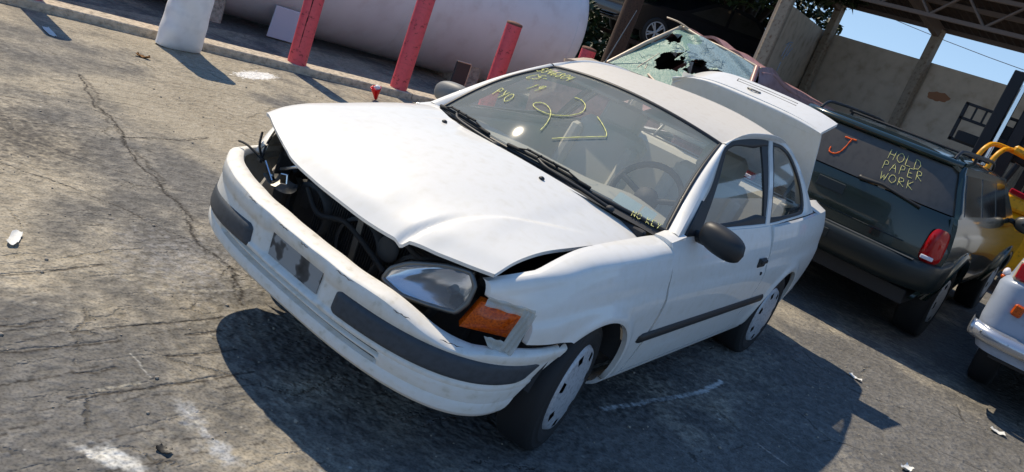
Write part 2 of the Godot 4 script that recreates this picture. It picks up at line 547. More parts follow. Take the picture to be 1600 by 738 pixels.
func hood_at(x: float, t: float) -> Vector3:
	var ax := absf(x) / 0.66
	var zr := hood_rear(x)
	var zf := 1.87 - 0.15 * pow(ax * 0.66 / 0.64, 2.2)
	var yc := tab(PackedVector2Array([Vector2(0, .932), Vector2(.3, .917), Vector2(.6, .88), Vector2(.8, .838), Vector2(.92, .79), Vector2(1, .735)]), t)
	var cr := tab(PackedVector2Array([Vector2(0, .066), Vector2(.6, .056), Vector2(.85, .03), Vector2(1, .0)]), t)
	if x > 0.0: cr = tab(PackedVector2Array([Vector2(0, .098), Vector2(.3, .092), Vector2(.6, .068), Vector2(.85, .03), Vector2(1, 0)]), t)
	var y := yc - cr * (x / .65) * (x / .65)
	var z := zr + (zf - zr) * t
	# raised, bent right side and the torn front edge
	y += 0.034 * smoothstep(-0.28, -0.66, x) * (1.0 - pow(t, 4.0))
	var edge := tab(PackedVector2Array([Vector2(-.69, .775), Vector2(-.6, .797), Vector2(-.52, .785), Vector2(-.366, .757), Vector2(-.316, .742), Vector2(-.147, .729), Vector2(.043, .72), Vector2(.158, .712), Vector2(.277, .709), Vector2(.347, .714), Vector2(.465, .728), Vector2(.541, .732), Vector2(.64, .738)]), x)
	y += (edge - 0.735) * pow(t, 5.0)
	# the buckle: a crease running back from the front edge, its left side standing higher
	var line := 0.315 + 0.30 * pow(clampf((1.83 - z) / 0.8, 0.0, 1.0), 1.1)
	var fade := smoothstep(1.05, 1.5, z)
	y += 0.010 * smoothstep(-0.014, 0.014, x - line) * fade
	y -= 0.016 * maxf(0.0, 1.0 - absf(x - line + 0.018) / 0.026) * smoothstep(1.60, 1.80, z)
	y += 0.005 * exp(-pow((x - line - 0.05) / 0.045, 2.0)) * smoothstep(1.62, 1.80, z)
	# dents along the nose
	y -= 0.006 * exp(-pow((x - 0.02) / 0.10, 2.0) - pow((z - 1.76) / 0.05, 2.0))
	y -= 0.008 * exp(-pow((x - 0.2) / 0.08, 2.0) - pow((z - 1.76) / 0.06, 2.0))
	y += 0.0015 * sin(x * 14.0 + 1.0) * sin(z * 9.0) * smoothstep(1.3, 1.75, z)
	y += 0.0006 * sin(x * 23.0 + z * 11.0) * smoothstep(1.1, 1.6, z)
	# pressed ridge lines of the bonnet
	for s in [-1.0, 1.0]:
		var rx: float = s * (0.50 - 0.10 * (1.8 - z))
		y += 0.004 * smoothstep(0.04, -0.04, s * (x - rx)) * (1.0 - smoothstep(1.5, 1.75, z))
	return Vector3(x, y, z)

func glass_at(u: float, v: float) -> Vector3:
	var k := 1.0 - u * u
	var b := Vector3(0.675 * u, 0.885 + 0.03 * k, 0.64 + 0.18 * k)
	var t := Vector3(0.515 * u, 1.245 + 0.05 * k, 0.03 + 0.08 * k)
	return b.lerp(t, v) + Vector3(0, .03, .035) * sin(PI * clampf(v, 0, 1))

func green_x(y: float) -> float:
	var w := clampf((y - 0.868) / 0.40, -0.2, 1.1)
	return lerpf(0.752, 0.535, w) + 0.014 * sin(PI * clampf(w, 0, 1))

func bumper_end(y: float) -> float:
	return tab(PackedVector2Array([Vector2(.2, 1.63), Vector2(.24, 1.615), Vector2(.3, 1.585), Vector2(.4, 1.525), Vector2(.48, 1.455), Vector2(.545, 1.385), Vector2(.7, 1.36)]), y)

func bumper_at(xn: float, d: float, y: float, front := 2.0) -> Vector3:
	var ze := bumper_end(y)
	var a := tab(PackedVector2Array([Vector2(.25, .735), Vector2(.30, .748), Vector2(.43, .775), Vector2(.52, .795), Vector2(.60, .812)]), y) + d * 0.4
	var b := front - 0.03 * smoothstep(.45, .3, y) + d - ze
	var n := 2.75
	var z := ze + b * pow(maxf(0.0, 1.0 - pow(absf(xn), n)), 1.0 / n)
	return Vector3(a * xn, y - 0.05 * a * xn, z)

func bumper_us() -> PackedFloat32Array:
	var r := PackedFloat32Array()
	var half := PackedFloat32Array()
	for i in 45: half.append(0.80 * i / 44.0)
	var p0 := asin(pow(0.80, 1.375))
	for i in range(1, 19): half.append(pow(sin(lerpf(p0, PI / 2, i / 18.0)), 2.0 / 2.75))
	for i in range(half.size() - 1, 0, -1): r.append(-half[i])
	for h in half: r.append(h)
	return r

func mirrored(f: Callable, s: float) -> Callable:
	return func(u: float, v: float) -> Vector3:
		var q: Vector3 = f.call(u, v)
		return Vector3(q.x * s, q.y, q.z)

func make_coupe() -> void:
	var car := thing("white_coupe", "white two-door coupe with buckled bonnet, no grille and raised boot lid", "car")
	car.rotation.z = deg_to_rad(-1.2)
	car.position.y = 0.3 - 0.3 * cos(deg_to_rad(1.2))
	car.position.x = -0.3 * sin(deg_to_rad(1.2))
	coupe_sides(car)
	coupe_bonnet(car)
	coupe_nose(car)
	coupe_cabin(car)
	coupe_glass(car)
	coupe_tail(car)
	for s in [-1.0, 1.0]:
		for az in [1.19, -1.19]:
			var w := car_wheel(car, Vector3(s * (0.70 if az > 0.0 else 0.715), AXLE_Y, az), s, 0.285, 0.188, 0.165, 7, M.silver_hubcap)
			if az > 0.0:  # the front wheels are turned to the car's left
				var hub := Vector3(s * 0.67, AXLE_Y, az)
				w.transform = Transform3D(Basis.IDENTITY, hub) * Transform3D(Basis(Vector3.UP, deg_to_rad(10.0)), Vector3.ZERO) * Transform3D(Basis.IDENTITY, -hub)

func arch_bottom(z: float, az: float, rock: float) -> float:
	var dz := absf(z - az)
	if dz >= ARCH_R: return rock
	return maxf(rock, AXLE_Y + sqrt(ARCH_R * ARCH_R - dz * dz))

func coupe_sides(car: Node3D) -> void:
	for s in [-1.0, 1.0]:
		var hem := Vector3(-0.022 * s, 0, 0)
		# front wing
		var zs := PackedFloat32Array([0.722, 0.76, 0.80, 0.84, 0.86])
		for i in range(0, 25):
			zs.append(1.19 - ARCH_R * cos(lerpf(0.0, PI - deg_to_rad(53), i / 24.0)))
		for i in range(1, 13): zs.append(lerpf(1.385, 1.635, i / 12.0))
		var wing := func(zu: float, v: float) -> Vector3:
			var z := zu
			if zu > 1.3855: z = lerpf(1.385, lerpf(1.60, 1.73, smoothstep(.42, .78, v)), (zu - 1.385) / 0.25)
			var top := tab(FTOP, z) - (0.035 * smoothstep(.75, 1.1, z) if s < 0 else 0.0)
			var rock := 0.258 if z < 1.0 else 0.545
			var bot := arch_bottom(z, 1.19, rock) if z < 1.386 else lerpf(0.553, 0.535, (z - 1.386) / 0.28)
			var ysh := top - 0.045
			if v <= 0.78:
				var y := lerpf(bot, ysh, v / 0.78)
				var ye := y + (0.862 - top) * smoothstep(0.5, 0.8, y + (0.862 - top))
				return Vector3(side_x(ye, z), y, z)
			var ye2 := ysh + (0.862 - top) * smoothstep(0.5, 0.8, ysh + (0.862 - top))
			var xs := side_x(ye2, z)
			var w := (v - 0.78) / 0.22
			return Vector3(lerpf(xs, minf(0.69, xs - 0.03), 1.0 - cos(w * PI / 2)), lerpf(ysh, top, sin(w * PI / 2)), z)
		var st := S()
		panel(st, mirrored(wing, s), zs, steps(0, 1, 26), hem, s > 0)
		put(st, "front_wing", M.white_paint, car)
		st = S()
		var knuckle := func(u: float, v: float) -> Vector3:
			return Vector3(lerpf(.672, .756, u), .876 + .006 * sin(u * PI) + .022 * v, lerpf(.735, .60, v))
		panel(st, mirrored(knuckle, s), steps(0, 1, 6), steps(0, 1, 4), Vector3(0, -.02, 0), s > 0)
		put(st, "wing_corner", M.white_paint, car)
		# door
		var door := func(u: float, v: float) -> Vector3:
			var z := lerpf(0.714 - 0.03 * sin(v * PI) + 0.02 * v, -0.61, u)
			var y := lerpf(0.262, tab(BELT, z), v)
			return Vector3(side_x(y, z), y, z)
		st = S()
		panel(st, mirrored(door, s), steps(0, 1, 26), steps(0, 1, 26), hem, s > 0)
		var door_part := put(st, "door", M.white_paint, car)
		# handle
		st = S()
		var hx := side_x(0.715, -0.5)
		obox(st, Vector3(s * (hx + 0.004), 0.718, -0.50), Vector3(0.016, 0.052, 0.105), Basis.IDENTITY, 0.006)
		obox(st, Vector3(s * (hx + 0.015), 0.728, -0.50), Vector3(0.014, 0.022, 0.09), Basis.IDENTITY, 0.005)
		put(st, "handle", M.black_plastic, door_part)
		st = S()
		ball(st, Vector3(s * (side_x(.655, -.53) + 0.002), 0.655, -0.535), Vector3(0.006, 0.011, 0.011), 8, 6)
		put(st, "lock", M.black_plastic, door_part)
		# rear quarter
		zs = PackedFloat32Array([-0.618, -0.66, -0.70, -0.74, -0.79, -0.83, -0.865])
		for i in range(0, 29):
			zs.append(-1.19 + ARCH_R * cos(PI * i / 28.0))
		for i in range(1, 13): zs.append(lerpf(-1.19 - ARCH_R, -2.03, i / 12.0))
		var quarter := func(z: float, v: float) -> Vector3:
			var rock := 0.258 if z > -1.2 else lerpf(0.30, 0.36, clampf((-1.51 - z) / 0.5, 0, 1))
			var bot := arch_bottom(z, -1.19, rock)
			var top := tab(BELT, z)
			var y := lerpf(bot, top, v)
			var ye := y - (top - 0.868) * smoothstep(0.55, 0.85, y)
			var x := side_x(ye, z)
			if z < -1.85: x -= 0.10 * pow((-1.85 - z) / 0.18, 2.0)
			return Vector3(x, y, z)
		st = S()
		panel(st, mirrored(quarter, s), zs, steps(0, 1, 26), hem, s > 0)
		# shoulder of the tail going in to the boot opening
		var deck := func(z: float, v: float) -> Vector3:
			var q: Vector3 = quarter.call(z, 1.0)
			return Vector3(lerpf(q.x, 0.585, v), q.y + 0.022 * sin(v * PI / 2), z)
		sheet(st, mirrored(deck, s), steps(-1.55, -2.03, 10), steps(0, 1, 6), s > 0)
		put(st, "rear_quarter", M.white_paint, car)
		# sill
		st = S()
		var sill := func(u: float, v: float) -> Vector3:
			var z := lerpf(0.868, -0.868, u)
			var y := lerpf(0.254, 0.17, v)
			return Vector3(lerpf(side_x(0.254, 0.3), 0.66, v * v), y, z)
		panel(st, mirrored(sill, s), steps(0, 1, 12), steps(0, 1, 6), hem, s > 0)
		put(st, "sill", M.white_paint, car)
		# rub strip along the side
		st = S()
		var rub := func(u: float, v: float) -> Vector3:
			var z := lerpf(0.80, -0.865, u)
			var e := minf(1.0, minf(u, 1.0 - u) * 60.0)
			var y := 0.462 + lerpf(-0.026, 0.026, v) * (0.55 + 0.45 * e)
			return Vector3(side_x(y, z) + 0.001 + 0.013 * sqrt(maxf(0.0, sin(v * PI))) * e, y, z)
		sheet(st, mirrored(rub, s), PackedFloat32Array([0, .004, .009, .017, .1, .2, .3, .4, .5, .6, .7, .8, .9, .983, .991, .996, 1]), steps(0, 1, 8), s > 0)
		put(st, "rub_strip", M.black_plastic, car)
		# wheel housings
		for az in [1.19, -1.19]:
			st = S()
			var rows: Array = []
			for x in [0.79, 0.45]:
				var row := PackedVector3Array()
				for k in 21:
					var a := lerpf(0.2, PI - 0.2, k / 20.0)
					row.append(Vector3(s * x, AXLE_Y + (ARCH_R + 0.012) * sin(a), az + (ARCH_R + 0.012) * cos(a)))
				rows.append(row)
			net(st, rows)
			var mid := Vector3(s * 0.45, AXLE_Y, az)
			var rim: PackedVector3Array = rows[1]
			for k in 20: tri(st, mid, rim[k], rim[k + 1])
			put(st, "wheel_housing", M.dark_cavity, car)
		# door mirror
		st = S()
		var mm := func(u: float, v: float) -> Vector3:
			var a := TAU * u
			var w := v * 2.0 - 1.0
			var e := pow(maxf(0.0, 1.0 - pow(absf(w), 2.6)), 1.0 / 2.6)
			var fold := Vector2(0.0, 0.0) if s > 0 else Vector2(-.035, -.12)
			return Vector3(0.872 + fold.x + 0.108 * w, 0.928 - 0.012 * w + 0.062 * e * signf(sin(a)) * pow(absf(sin(a)), 0.8), 0.50 + fold.y + (0.062 if cos(a) > 0.0 else 0.04) * e * signf(cos(a)) * pow(absf(cos(a)), 0.8))
		sheet(st, mirrored(mm, s), steps(0, 1, 24), steps(0, 1, 18))
		var mir := put(st, "door_mirror", M.black_plastic if s > 0 else M.sunlit_faded_mirror, car)  # right housing takes the sunlit grey copy of the black plastic
		st = S()
		slab(st, PackedVector2Array([Vector2(.60, .895), Vector2(.42, .895), Vector2(.37, 1.02), Vector2(.40, 1.03)]), 0.02 * s, Transform3D(Basis(Vector3(0, 0, 1), Vector3(-0.5 * s, 1, 0), Vector3(1, 0, 0)), Vector3(s * (0.745 + 0.5 * 0.868), 0, 0)))
		tube(st, pts([Vector3(s * .745, .895, .47), Vector3(s * .80, .90, .49)]), 0.026, 10)
		put(st, "mirror_arm", M.black_plastic, mir)

func coupe_bonnet(car: Node3D) -> void:
	var st := S()
	var f := func(u: float, v: float) -> Vector3:
		return hood_at(lerpf(-0.685 + 0.045 * pow(v, 3.0), 0.635 - 0.022 * pow(v, 3.0), u), v)
	panel(st, f, steps(0, 1, 130), steps(0, 1, 84), Vector3(0, -0.013, -0.004), true)
	put(st, "bonnet", M.white_paint, car)
	# inner skin of the bonnet, a little below
	st = S()
	var g := func(u: float, v: float) -> Vector3:
		return hood_at(lerpf(-0.62, 0.60, u), lerpf(0.05, 0.97, v)) + Vector3(0, -0.02, 0)
	sheet(st, g, steps(0, 1, 24), steps(0, 1, 20))
	put(st, "bonnet_inner_panel", M.white_paint, car)
	# washer jets
	for q in [Vector2(-0.36, 0.1), Vector2(0.245, 0.115)]:
		st = S()
		ball(st, hood_at(q.x, q.y) + Vector3(0, 0.004, 0), Vector3(0.013, 0.009, 0.013), 10, 6)
		put(st, "washer_jet", M.black_plastic, car)
	# cowl
	st = S()
	var cw := func(u: float, v: float) -> Vector3:
		var k := 1.0 - u * u
		var a := Vector3(0.68 * u, 0.895 + 0.03 * k - 0.03 * absf(u) * u * u, hood_rear(u * 0.66) + 0.02)
		var b := glass_at(u, 0.0) + Vector3(0, -0.004, 0)
		return a.lerp(b, v) + Vector3(0, -0.014 * sin(v * PI), 0)
	sheet(st, cw, steps(-1, 1, 30), steps(0, 1, 5), true)
	put(st, "cowl", M.dark_trim, car)
	# wipers
	for w in [[[-0.19, -0.06], [-0.42, -0.05], [-0.64, -0.035], [-0.72, 0.0]], [[0.69, -0.085], [0.46, -0.05], [0.22, -0.03], [0.12, 0.0]]]:
		st = S()
		var path: Array = []
		for q in w: path.append(glass_at(q[0], q[1]) + Vector3(0, 0.028, 0.022))
		tube(st, smooth_path(path, 5), 0.0085, 8)
		var arm := put(st, "wiper", M.black_plastic, car)
		st = S()
		var mid: float = (w[3][0] + w[2][0]) * 0.5
		var blade: Array = []
		for k in 9:
			var uu: float = mid + (k - 4) * 0.083
			blade.append(glass_at(clampf(uu, -1, 1), 0.012 + 0.012 * sin(k * 0.4)) + Vector3(0, 0.012, 0.012))
		tube(st, pts(blade), 0.009, 6)
		for k in [1, 3, 5, 7]:
			tube(st, pts([blade[k] + Vector3(0, 0.004, 0.0), (blade[4] as Vector3).lerp(blade[k], 0.55) + Vector3(0, 0.024, 0.016)]), 0.004, 5)
		tube(st, pts([(blade[4] as Vector3).lerp(blade[0], 0.5) + Vector3(0, 0.022, 0.015), (blade[4] as Vector3).lerp(blade[8], 0.5) + Vector3(0, 0.022, 0.015)]), 0.006, 6)
		put(st, "wiper_blade", M.rubber, arm)
		st = S()
		ball(st, path[0], Vector3(.02, .014, .02), 10, 6)
		put(st, "wiper_hub", M.dark_trim, arm)

func coupe_nose(car: Node3D) -> void:
	var us := bumper_us()
	# profile of the front bumper from the grille edge down to the lip: outward offset, height
	var prof := PackedVector2Array([Vector2(-.085, .562), Vector2(-.078, .588), Vector2(-.073, .593), Vector2(-.05, .592), Vector2(-.025, .588), Vector2(-.010, .584), Vector2(-.003, .578), Vector2(0, .566), Vector2(.0, .522), Vector2(-.006, .518), Vector2(-.007, .505), Vector2(-.007, .475), Vector2(-.007, .445), Vector2(-.006, .434), Vector2(0, .430), Vector2(.001, .423), Vector2(.001, .417), Vector2(-.001, .412), Vector2(-.045, .408), Vector2(-.048, .394), Vector2(-.006, .390), Vector2(-.005, .382), Vector2(-.045, .378), Vector2(-.048, .364), Vector2(.0, .360), Vector2(.004, .354), Vector2(.010, .337), Vector2(.009, .32), Vector2(.0, .307), Vector2(-.03, .297), Vector2(-.08, .29)])
	var f := func(u: float, v: float) -> Vector3:
		var i := int(round(v))
		var d := prof[i].x
		var y := prof[i].y
		var x := u * 0.815
		if y > 0.53: y -= .05 * smoothstep(.38, .68, x) * (1.0 - smoothstep(.68, .79, x)) * smoothstep(.53, .58, y)
		if y > 0.53: y -= .03 * smoothstep(.66, .80, absf(x)) * smoothstep(.53, .58, y)
		if y > 0.53: d += .003 * sin(x * 31.0) * sin(x * 7.0)
		# number plate recess
		var plate := smoothstep(0.175, 0.145, absf(x)) * smoothstep(0.420, 0.434, y) * smoothstep(0.540, 0.525, y)
		d -= 0.020 * plate
		# long slot below it
		if y < 0.411 and y > 0.361: d = lerpf(.001, d, smoothstep(0.475, 0.455, absf(x)))
		return bumper_at(u, d, y)
	var st := S()
	var breaks := [0, 6, 17, 24, 27, prof.size() - 1]
	for k in 5:  # a crisp edge where the ledge, the face, the slot and the lip meet
		st.set_smooth_group(20 + k)
		sheet(st, f, us, steps(breaks[k], breaks[k + 1], breaks[k + 1] - breaks[k]), false)
	st.set_smooth_group(0)
	var bumper := put(st, "front_bumper", M.scuffed_bumper_paint, car)
	st = S()
	var tray := func(u: float, v: float) -> Vector3:
		return bumper_at(u, -.075, .292).lerp(Vector3(u * .60, .20, 1.50), v)
	sheet(st, tray, steps(-.82, .82, 30), steps(0, 1, 2))
	put(st, "undertray", M.dark_cavity, car)
	var rows: Array = []
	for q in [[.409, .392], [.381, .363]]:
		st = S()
		var shade_strip := func(u: float, v: float) -> Vector3:
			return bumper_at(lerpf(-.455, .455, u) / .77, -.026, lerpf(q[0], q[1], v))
		sheet(st, shade_strip, steps(0, 1, 40), steps(0, 1, 2))
		put(st, "slot_shade", M.faded_rub_strip, bumper)  # grey strips added as painted shade inside the slot channels
	# scrapes through the paint along the upper edge and corner
	for q in [[-.30, -.24, .575], [-.10, -.05, .576], [.02, .06, .572], [.20, .28, .574], [.44, .50, .568], [.60, .66, .548]]:
		st = S()
		var path := PackedVector3Array()
		for k in 9:
			var w := k / 8.0
			var x := lerpf(q[0], q[1], w)
			path.append(bumper_at(x / .80, .0012, q[2] + .002 * sin(k * 1.9 + q[0] * 30.0)))
		tube(st, path, PackedFloat32Array([.0004, .0012, .0018, .0008, .0016, .001, .002, .0008, .0004]), 5)
		put(st, "paint_scrape", M.dark_trim, bumper)
	# plate bracket area
	st = S()
	var pl := func(u: float, v: float) -> Vector3:
		return bumper_at(lerpf(-0.142, 0.142, u) / 0.815, -0.021, lerpf(0.438, 0.522, v))
	panel(st, pl, steps(0, 1, 8), steps(0, 1, 4), Vector3(0, 0, -0.008))
	put(st, "plate_bracket", M.dirty_plate_bracket, bumper)
	# dark rub strips
	for s in [-1.0, 1.0]:
		st = S()
		var rub := func(u: float, v: float) -> Vector3:
			var p0 := 0.29
			var xn: float
			if u < 0.6: xn = lerpf(p0, 0.80, u / 0.6)
			else: xn = pow(sin(lerpf(asin(pow(0.80, 1.375)), 1.50, (u - 0.6) / 0.4)), 2.0 / 2.75)
			var e := sqrt(clampf(minf(u, 1.0 - u) * 30.0, 0, 1))
			var a := lerpf(-1.0, 1.0, v)
			var y := 0.475 + 0.044 * a * (0.62 + 0.38 * e) * lerpf(1.0, 0.86, u)
			var bulge := 0.014 * pow(maxf(0.0, 1.0 - pow(absf(a), 4.0)), 0.5) * e
			var q := bumper_at(xn, -0.006 + bulge, y)
			return q
		var ul := PackedFloat32Array([0, .004, .01, .018, .033])
		for i in range(1, 40): ul.append(lerpf(.033, .967, i / 40.0))
		for q in [.967, .982, .99, .996, 1.0]: ul.append(q)
		sheet(st, mirrored(rub, s), ul, steps(0, 1, 12), s < 0)
		put(st, "bumper_strip", M.faded_rub_strip, bumper)
	# opening behind: slam panel, radiator, fans, inner wings
	st = S()
	obox(st, Vector3(0, .40, 1.56), Vector3(1.0, .34, .03))
	obox(st, Vector3(0, .66, 1.60), Vector3(1.15, .035, .08))
	for x in [-.62, .62]:
		obox(st, Vector3(x, .50, 1.12), Vector3(.03, .44, .8))
	obox(st, Vector3(0, .5, .78), Vector3(1.3, .75, .03))
	obox(st, Vector3(0, .2, -.2), Vector3(1.24, .03, 3.3))
	put(st, "engine_bay", M.dark_cavity, car)
	for q in [[Vector3(.30, .60, 1.45), Vector3(.22, .20, .18), M.dark_trim, "battery"], [Vector3(-.36, .56, 1.42), Vector3(.26, .22, .3), M.dark_trim, "air_box"], [Vector3(0, .62, 1.18), Vector3(.5, .16, .3), M.dull_metal, "engine_cover"]]:
		st = S()
		obox(st, q[0], q[1], Basis(Vector3.UP, .08), .02)
		put(st, q[3], q[2], car)
	for k in 3:
		st = S()
		lathe(st, [Vector2(.10, .012), Vector2(.115, .014), Vector2(.118, -.03)], 24, Transform3D(Basis(Vector3.RIGHT, PI / 2), Vector3(-.30 + k * .3, .52, 1.685)))
		put(st, "fan_shroud", M.dark_trim, car)
	st = S()
	for k in 46:
		obox(st, Vector3(-.28 + .0125 * k, .53, 1.665), Vector3(.004, .2, .012), Basis.IDENTITY, .001)
	obox(st, Vector3(0, .635, 1.665), Vector3(.62, .025, .035))
	obox(st, Vector3(0, .425, 1.665), Vector3(.62, .025, .035))
	put(st, "radiator", M.dark_trim, car)
	st = S()
	obox(st, Vector3(.02, .56, 1.735), Vector3(.028, .19, .012), Basis(Vector3(0, 0, 1), 0.06), .003)
	put(st, "latch_stay", M.dull_metal, car)
	st = S()
	lathe(st, [Vector2(0.001, 0.012), Vector2(.02, .012), Vector2(.045, .01), Vector2(.05, 0.0)], 18, Transform3D(Basis(Vector3.RIGHT, PI / 2), Vector3(.16, .60, 1.72)))
	put(st, "horn", M.dark_trim, car)
	for q in [[Vector3(-.3, .62, 1.72), Vector3(-.18, .57, 1.75), Vector3(-.05, .60, 1.74), Vector3(.1, .56, 1.74), Vector3(.2, .53, 1.75)], [Vector3(.18, .66, 1.70), Vector3(.3, .64, 1.72), Vector3(.36, .66, 1.68), Vector3(.5, .67, 1.60)], [Vector3(-.5, .60, 1.62), Vector3(-.42, .68, 1.60), Vector3(-.25, .66, 1.66), Vector3(-.1, .68, 1.62)]]:
		st = S()
		tube(st, smooth_path(q, 5), .011, 7)
		put(st, "hose", M.rubber, car)
	# left headlamp
	var outline := PackedVector2Array([Vector2(0.276, 0.556), Vector2(0.286, 0.601), Vector2(0.340, 0.648), Vector2(0.460, 0.698), Vector2(0.540, 0.714), Vector2(0.573, 0.681), Vector2(0.578, 0.622), Vector2(0.556, 0.576), Vector2(0.460, 0.554), Vector2(0.362, 0.538)])
	var lo := PackedVector2Array()
	for i in outline.size():
		var p0 := outline[(i - 1 + outline.size()) % outline.size()]
		var p1 := outline[i]
		var p2 := outline[(i + 1) % outline.size()]
		for q in [p1.lerp(p0, .45), p1.lerp(p0, .22), p1.lerp(p0, .08).lerp(p1.lerp(p2, .08), .5), p1.lerp(p2, .22), p1.lerp(p2, .45)]: lo.append(q)
	var lc := Vector2(.455, .672)
	var at_lamp := func(q: Vector2, back: float) -> Vector3:
		return Vector3(q.x, q.y, 1.85 - .22 * maxf(0.0, q.x - .24) - .22 * (q.y - .586) - back)
	st = S()
	rows = []
	for k in 7:
		var w := k / 6.0
		var row := PackedVector3Array()
		for i in lo.size() + 1:
			var q := lo[i % lo.size()]
			row.append(at_lamp.call(lc.lerp(q, 1.0 - 0.92 * w), 0.010 + 0.03 * sin(w * PI / 2) + .42 * (lerpf(q.y, lc.y, 0.92 * w) - .536) * minf(1.0, w * 4.0)))
		rows.append(row)
	net(st, rows)
	var lamp := put(st, "headlamp", M.chrome, car)
	st = S()
	rows = []
	for k in 6:
		var w := k / 5.0
		var row := PackedVector3Array()
		for i in lo.size() + 1:
			var q := lo[i % lo.size()]
			row.append(at_lamp.call(lc.lerp(q, 1.0 - w), -0.016 * sin(w * PI / 2)))
		rows.append(row)
	net(st, rows)
	put(st, "lens", M.clear_lens, lamp)
	st = S()
	var ring := PackedVector3Array()
	for i in lo.size() + 1: ring.append(at_lamp.call(lo[i % lo.size()], 0.004))
	tube(st, ring, 0.009, 7, false)
	put(st, "lamp_rim", M.dull_metal, lamp)
	st = S()
	lathe(st, [Vector2(.001, .035), Vector2(.012, .032), Vector2(.015, .015), Vector2(.018, .0)], 14, Transform3D(Basis(Vector3.RIGHT, PI / 2), Vector3(.495, .625, 1.735)))
	put(st, "bulb_shield", M.dark_trim, lamp)
	# torn right headlamp
	st = S()
	rows = []
	for k in 5:
		var w := k / 4.0
		var row := PackedVector3Array()
		for i in 13:
			var a := lerpf(-2.6, 0.7, i / 12.0)
			row.append(Vector3(-.44 + (.11 - .05 * w) * cos(a), .605 + (.055 - .03 * w) * sin(a), 1.745 - .07 * w))
		rows.append(row)
	net(st, rows)
	var torn := put(st, "broken_headlamp", M.dull_metal, car)
	st = S()
	obox(st, Vector3(-.43, .645, 1.70), Vector3(.10, .012, .05), Basis(Vector3(0, 0, 1), 0.5), .003)
	obox(st, Vector3(-.50, .60, 1.745), Vector3(.09, .014, .02), Basis(Vector3(0, 0, 1), -0.7), .003)
	obox(st, Vector3(-.405, .61, 1.75), Vector3(.04, .04, .012), Basis(Vector3(0, 0, 1), 0.3), .003)
	put(st, "lamp_bracket", M.chrome, torn)
	for q in [[Vector3(-.60, .60, 1.70), Vector3(-.60, .66, 1.74), Vector3(-.63, .71, 1.72)], [Vector3(-.56, .62, 1.74), Vector3(-.63, .65, 1.77), Vector3(-.70, .64, 1.76)], [Vector3(-.58, .60, 1.73), Vector3(-.585, .68, 1.72), Vector3(-.62, .74, 1.66)]]:
		st = S()
		tube(st, smooth_path(q, 4), .005, 5)
		put(st, "loose_wire", M.rubber, car)
	st = S()
	ball(st, Vector3(-.665, .745, 1.60), Vector3(.035, .02, .03), 8, 6, .3)
	put(st, "torn_wing_tip", M.white_paint, car)
	# amber turn signal held on with tape
	var sx := Vector3(0.735, 0, -0.68).normalized()
	var sn := Vector3(0.68, 0, 0.735).normalized()
	var so := Vector3(.655, .60, 1.705)
	var sxf := Transform3D(Basis(sx, Vector3.UP, sn), so)
	st = S()
	var sig := [Vector2(-.062, .052), Vector2(.085, .048), Vector2(.062, -.045), Vector2(-.10, -.055)]
	var sm := func(u: float, v: float) -> Vector3:
		var a: Vector2 = (sig[3] as Vector2).lerp(sig[2], u)
		var b: Vector2 = (sig[0] as Vector2).lerp(sig[1], u)
		var q := a.lerp(b, v)
		return sxf * Vector3(q.x, q.y, 0.012 + 0.02 * sin(u * PI) * sin(v * PI))
	panel(st, sm, steps(0, 1, 12), steps(0, 1, 8), -sn * 0.04)
	var signal_ := put(st, "turn_signal", M.amber_lens, car)
	st = S()
	var strip := func(a: Vector2, b: Vector2, c: Vector2, d: Vector2, h: float) -> void:
		var ff := func(u: float, v: float) -> Vector3:
			var q := a.lerp(b, u).lerp(d.lerp(c, u), v)
			return sxf * Vector3(q.x, q.y, h + 0.004 * sin(u * 17.0 + v * 5.0) + 0.003 * sin(v * 9.0))
		sheet(st, ff, steps(0, 1, 16), steps(0, 1, 5))
	strip.call(Vector2(-.055, .055), Vector2(.115, .055), Vector2(.11, .09), Vector2(-.05, .088), 0.045)
	strip.call(Vector2(.072, .085), Vector2(.118, .078), Vector2(.088, -.085), Vector2(.045, -.065), 0.055)
	strip.call(Vector2(-.02, -.045), Vector2(.07, -.045), Vector2(.085, -.095), Vector2(.005, -.078), 0.05)
	put(st, "clear_tape", M.clear_plastic_tape, signal_)
	st = S()
	strip.call(Vector2(-.115, -.035), Vector2(.045, -.045), Vector2(.05, -.072), Vector2(-.125, -.075), 0.04)
	put(st, "yellow_tape", M.yellow_tape, signal_)
	# right turn signal is gone: its empty housing
	st = S()
	obox(st, Vector3(-.63, .58, 1.56), Vector3(.10, .13, .06), Basis(Vector3.UP, -0.7))
	put(st, "signal_housing", M.dark_cavity, car)

